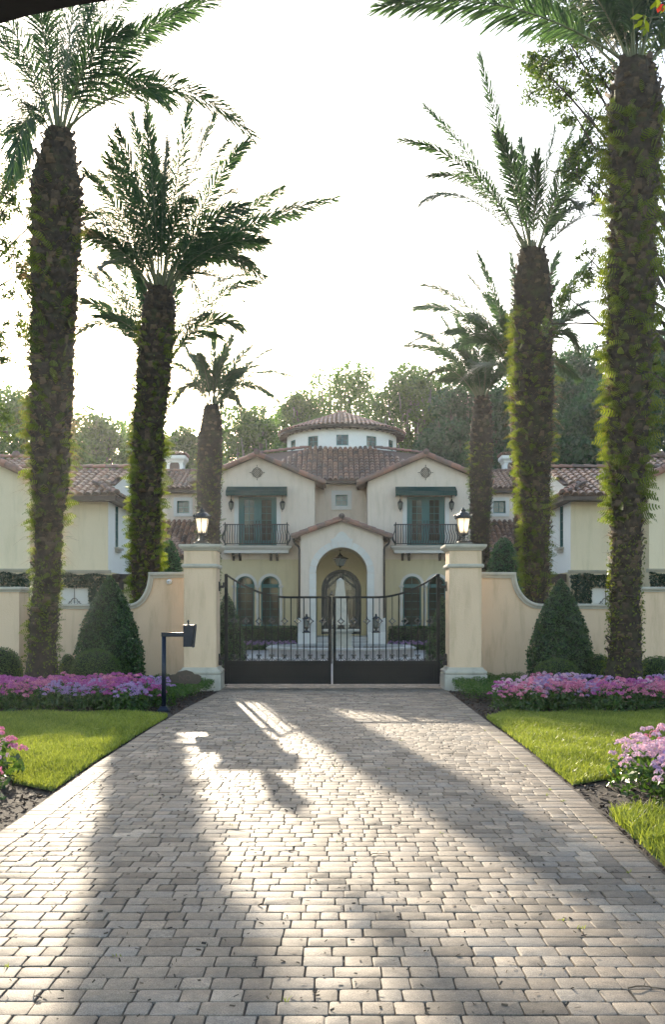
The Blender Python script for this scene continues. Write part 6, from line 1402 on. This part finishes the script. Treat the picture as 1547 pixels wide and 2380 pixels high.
hedge_block('clipped_hedge', 'low clipped hedge below the left arched windows', 'hedge', PX(540, 41), PX(690, 41), 40.4, 41.3, 0, PZ(1457, 41), 5000, .07, 'hedge', 101)
hedge_block('clipped_hedge', 'low clipped hedge below the right arched windows', 'hedge', PX(906, 41), PX(1060, 41), 40.4, 41.3, 0, PZ(1457, 41), 5000, .07, 'hedge', 102)
def ground_cover(label, poly, h, n, seed):
    rng = np.random.default_rng(seed); A = np.array(poly); lo = A.min(0); hi = A.max(0); X = rng.uniform(lo[0], hi[0], n*2); Y = rng.uniform(lo[1], hi[1], n*2); kk = inside(poly, X, Y); X = X[kk]; Y = Y[kk]; n = len(X)
    top = h*(.75+.2*np.sin(X*9)*np.sin(Y*7)); Z = top*rng.random(n)**.35; C = np.stack([X, Y, Z], -1)
    tag(make_obj('ground_cover', leaf_cards(C, .034, rng, (0, -.2, 1), .8, aspect=.5), M['cover']), label, 'ground cover', kind='stuff')
ground_cover('fresh green leafy ground cover at the foot of the left pillar', [(-3.3, 16.6), (-2.62, 16.7), (-2.40, 19.3), (-2.5, 19.42), (-3.1, 20.6), (-4.3, 20.6), (-4.1, 18.2), (-3.3, 17.9)], .30, 16000, 111)
ground_cover('fresh green leafy ground cover at the foot of the right pillar', [(2.42, 17.0), (2.95, 16.2), (3.7, 17.6), (4.6, 18.8), (4.8, 20.6), (3.2, 20.6), (2.55, 19.4), (2.43, 19.3)], .33, 18000, 112)
# strappy-leaved clumps
def strappy(label, x, y, seed, n=60, L=.75):
    rng = np.random.default_rng(seed); a = rng.uniform(0, 2*PI, n); l = L*rng.uniform(.6, 1.1, n); el = rng.uniform(.5, 1.3, n); V = []; Fq = []; nb = 0; T = []
    for i in range(n):
        d = np.array([math.cos(a[i]), math.sin(a[i]), 0]); u = np.array([-d[1], d[0], 0]); w_ = .018
        for j, t in enumerate(np.linspace(0, 1, 6)):
            c = d*(l[i]*math.cos(el[i])*t+.12*l[i]*t*t)+np.array([0, 0, l[i]*math.sin(el[i])*t-.45*l[i]*t*t]); ww = w_*math.sin(PI*(.25+.74*t))+.001; V += [c-u*ww, c+u*ww]
            if j: Fq.append((nb+2*j-2, nb+2*j-1, nb+2*j+1, nb+2*j)); T.append(rng.random())
        nb += 12
    o_ = make_obj('strap_leaf_plant', np_mesh('strap_leaf_plant', np.array(V), np.array(Fq), T), M['cover'], loc=(x, y, -.02)); tag(o_, label, 'plant')
strappy('strappy leaved clump behind the flowers at the left frame edge', PX(20, 17.9), 17.9, 121)
strappy('second strappy clump between the left frame edge and the palm', PX(-30, 17.7), 17.7, 122)
strappy('strappy leaved clump right of the right palm', PX(1535, 17.9), 17.9, 123, 70, .8)

# ================================================================== FLOWERS
def flower_proto(col, seed, nh, hgt, spread, loc):
    rng = np.random.default_rng(seed); pr = random.Random(seed); root = thing('flowering_plant', '', 'flowering plant', loc); o = origin(root)
    n = 150; a = rng.uniform(0, 2*PI, n); r = spread*np.sqrt(rng.random(n)); z = hgt*(.9-.5*(r/spread)**2)*rng.random(n)**.6
    C = np.stack([r*np.cos(a), r*np.sin(a), z], -1); lf = leaf_cards(C, .095, rng, np.stack([np.cos(a), np.sin(a), a*0+.9], -1), .8, aspect=.36, fold=.3); make_obj('foliage', lf, M['pleaf'], root)
    for i in range(nh):
        a_ = i*2.4+seed; r_ = spread*math.sqrt((i+.5)/nh)*.98; z_ = hgt*(1.02-.46*(r_/spread)**2.2)+pr.uniform(-.03, .04); hr_ = pr.uniform(.032, .05)
        m_ = 34; th = rng.uniform(0, 2*PI, m_); ph = np.arccos(1-rng.random(m_)*1.05); dd = np.stack([np.sin(ph)*np.cos(th), np.sin(ph)*np.sin(th), np.cos(ph)*.75], -1)
        C = dd*hr_; me = leaf_cards(C, .026, rng, dd, 2.2, aspect=.85, fold=.1)
        h_ = make_obj('flower_head', me, M[col], root); h_.location = (r_*math.cos(a_), r_*math.sin(a_), z_)
    return root
protos = {}
for ci, (c_, cl) in enumerate((('pink', 'pink'), ('magenta', 'magenta'), ('violet', 'violet'), ('lilac', 'lilac'))):
    protos[c_] = [flower_proto(c_, 200+ci*3+j, 14, .45, .23, (0, -8-ci, 0)) for j in range(3)]
def bed(spots, colour, labf, group):
    i = 0
    for x, y, s_ in spots:
        c_ = colour(x, y); pt_ = random.choice(protos[c_]); nm = {'pink': 'rose pink', 'magenta': 'magenta', 'violet': 'violet', 'lilac': 'pale lilac pink'}[c_]
        dup(pt_, (x, y, -.03), labf(nm), group+' in '+nm, rz=random.uniform(0, 6.28), sc=s_); i += 1
def jitgrid(poly, st):
    A = np.array(poly); lo = A.min(0); hi = A.max(0); out = []
    y = lo[1]; r = 0
    while y < hi[1]:
        x = lo[0]+(st/2 if r % 2 else 0)
        while x < hi[0]:
            px_, py_ = x+random.uniform(-.07, .07), y+random.uniform(-.07, .07)
            if pip(poly, px_, py_): out.append((px_, py_, random.uniform(.85, 1.12)))
            x += st
        y += st*.85; r += 1
    return out
bedL = [(-2.95, 15.2), (-2.9, 16.5), (-3.3, 17.1), (-3.6, 17.7), (-6.3, 17.5), (-6.3, 15.2)]
sp = [s_ for s_ in jitgrid(bedL, .33) if math.hypot(s_[0]+5.4, s_[1]-17.5) > .62]
def cL(x, y):
    if x > -3.4 or (y < 15.9 and -4.6 < x < -3.9): return 'violet' if random.random() < .8 else 'magenta'
    return 'magenta' if random.random() < .55 else 'pink'
bed(sp, cL, lambda n: f'{n} flowering plant massed in the bed under the tall left palm', 'flowers massed in the left bed')
bedR = [(2.75, 15.3), (2.95, 16.5), (3.9, 17.6), (6.3, 17.6), (6.3, 15.1), (5, 15.05), (3.2, 15.0)]
sp = [s_ for s_ in jitgrid(bedR, .33) if math.hypot(s_[0]-5.4, s_[1]-17.5) > .62]
bed(sp, lambda x, y: random.choices(['pink', 'magenta', 'violet', 'lilac'], [4, 3 if x > 4.5 else 1.5, 3 if x > 4.2 and y > 16 else 1, 3 if x < 4.5 else 1])[0], lambda n: f'{n} flowering plant massed in the bed under the tall right palm', 'flowers massed in the right bed')
nearL = [(-2.88, 7.9), (-3.05, 8.8), (-3.45, 9.8), (-4.2, 10.4), (-4.4, 7.2), (-3.0, 7.3)]
bed(jitgrid(nearL, .32), lambda x, y: random.choice(['pink', 'lilac', 'pink']), lambda n: f'{n} flowering plant in the near bed at the left frame edge', 'flowers in the near left bed')
nearR = [(2.78, 7.4), (2.64, 8.3), (2.85, 9.1), (3.5, 9.9), (4.4, 10.3), (4.4, 6.9), (3.3, 7.2)]
bed(jitgrid(nearR, .31), lambda x, y: random.choices(['lilac', 'pink', 'violet'], [5, 2, 1])[0], lambda n: f'{n} flowering plant in the near bed at the right frame edge', 'flowers in the near right bed')
for s in (-1, 1):
    x0_, x1_ = (PX(545, 40), PX(690, 40)) if s < 0 else (PX(902, 40), PX(1045, 40))
    bed([(x0_+(x1_-x0_)*(i+.5)/9, y_+random.uniform(-.05, .05), .85) for i in range(9) for y_ in (39.55, 39.95)], lambda x, y: 'violet', lambda n: f'{n} flowering plant below the hedge {"left" if s < 0 else "right"} of the entrance steps', f'flowers {"left" if s < 0 else "right"} of the entrance steps')
for L_ in protos.values():
    for r_ in L_:
        for ch in list(r_.children): bpy.data.objects.remove(ch)
        bpy.data.objects.remove(r_)
# twig with yellow green leaves at the top right corner, close to the viewer
D_ = 4.0; root = thing('overhanging_twig', 'bright yellow green leafy twig with a red flower at the top right corner', 'twig', tuple(P(1620, -60, D_)))
b = MB(); b.tube([P(1640, -80, D_), P(1580, 20, D_), P(1530, 40, D_), P(1490, 42, D_)], [.006, .005, .003, .001], 5); b.build('stem', M['rachis'], root)
rng = np.random.default_rng(5); C = np.array([P(x, y, D_)-origin(root) for x, y in ((1482, 40), (1488, 55), (1495, 66), (1500, 45), (1478, 62), (1506, 60), (1530, 8), (1542, 22), (1520, 12), (1500, 75))])
make_obj('leaves', leaf_cards(C, .05, rng, (0, -1, .3), .9, aspect=.5), M['fern'], root)
C = np.array([P(x, y, D_)-origin(root) for x, y in ((1536, 16), (1540, 22), (1533, 22), (1540, 12))]); make_obj('red_flower', leaf_cards(C, .03, rng, (0, -1, 0), 2, aspect=.7), M['red'], root)

# ================================================================== HAZE
b = MB(); b.box((-149, -24, -1.1), (149, 174, 17.5))
hz = b.build('haze', []); hz['kind'] = 'stuff'
hm = bpy.data.materials.new('haze'); hm.use_nodes = True; N = hm.node_tree.nodes; N.remove(N['Principled BSDF'])
pv = N.new('ShaderNodeVolumePrincipled'); pv.inputs['Color'].default_value = (.93, .95, .97, 1); pv.inputs['Density'].default_value = .0004; pv.inputs['Anisotropy'].default_value = .62
hm.node_tree.links.new(pv.outputs[0], N['Material Output'].inputs['Volume']); hz.data.materials.append(hm)
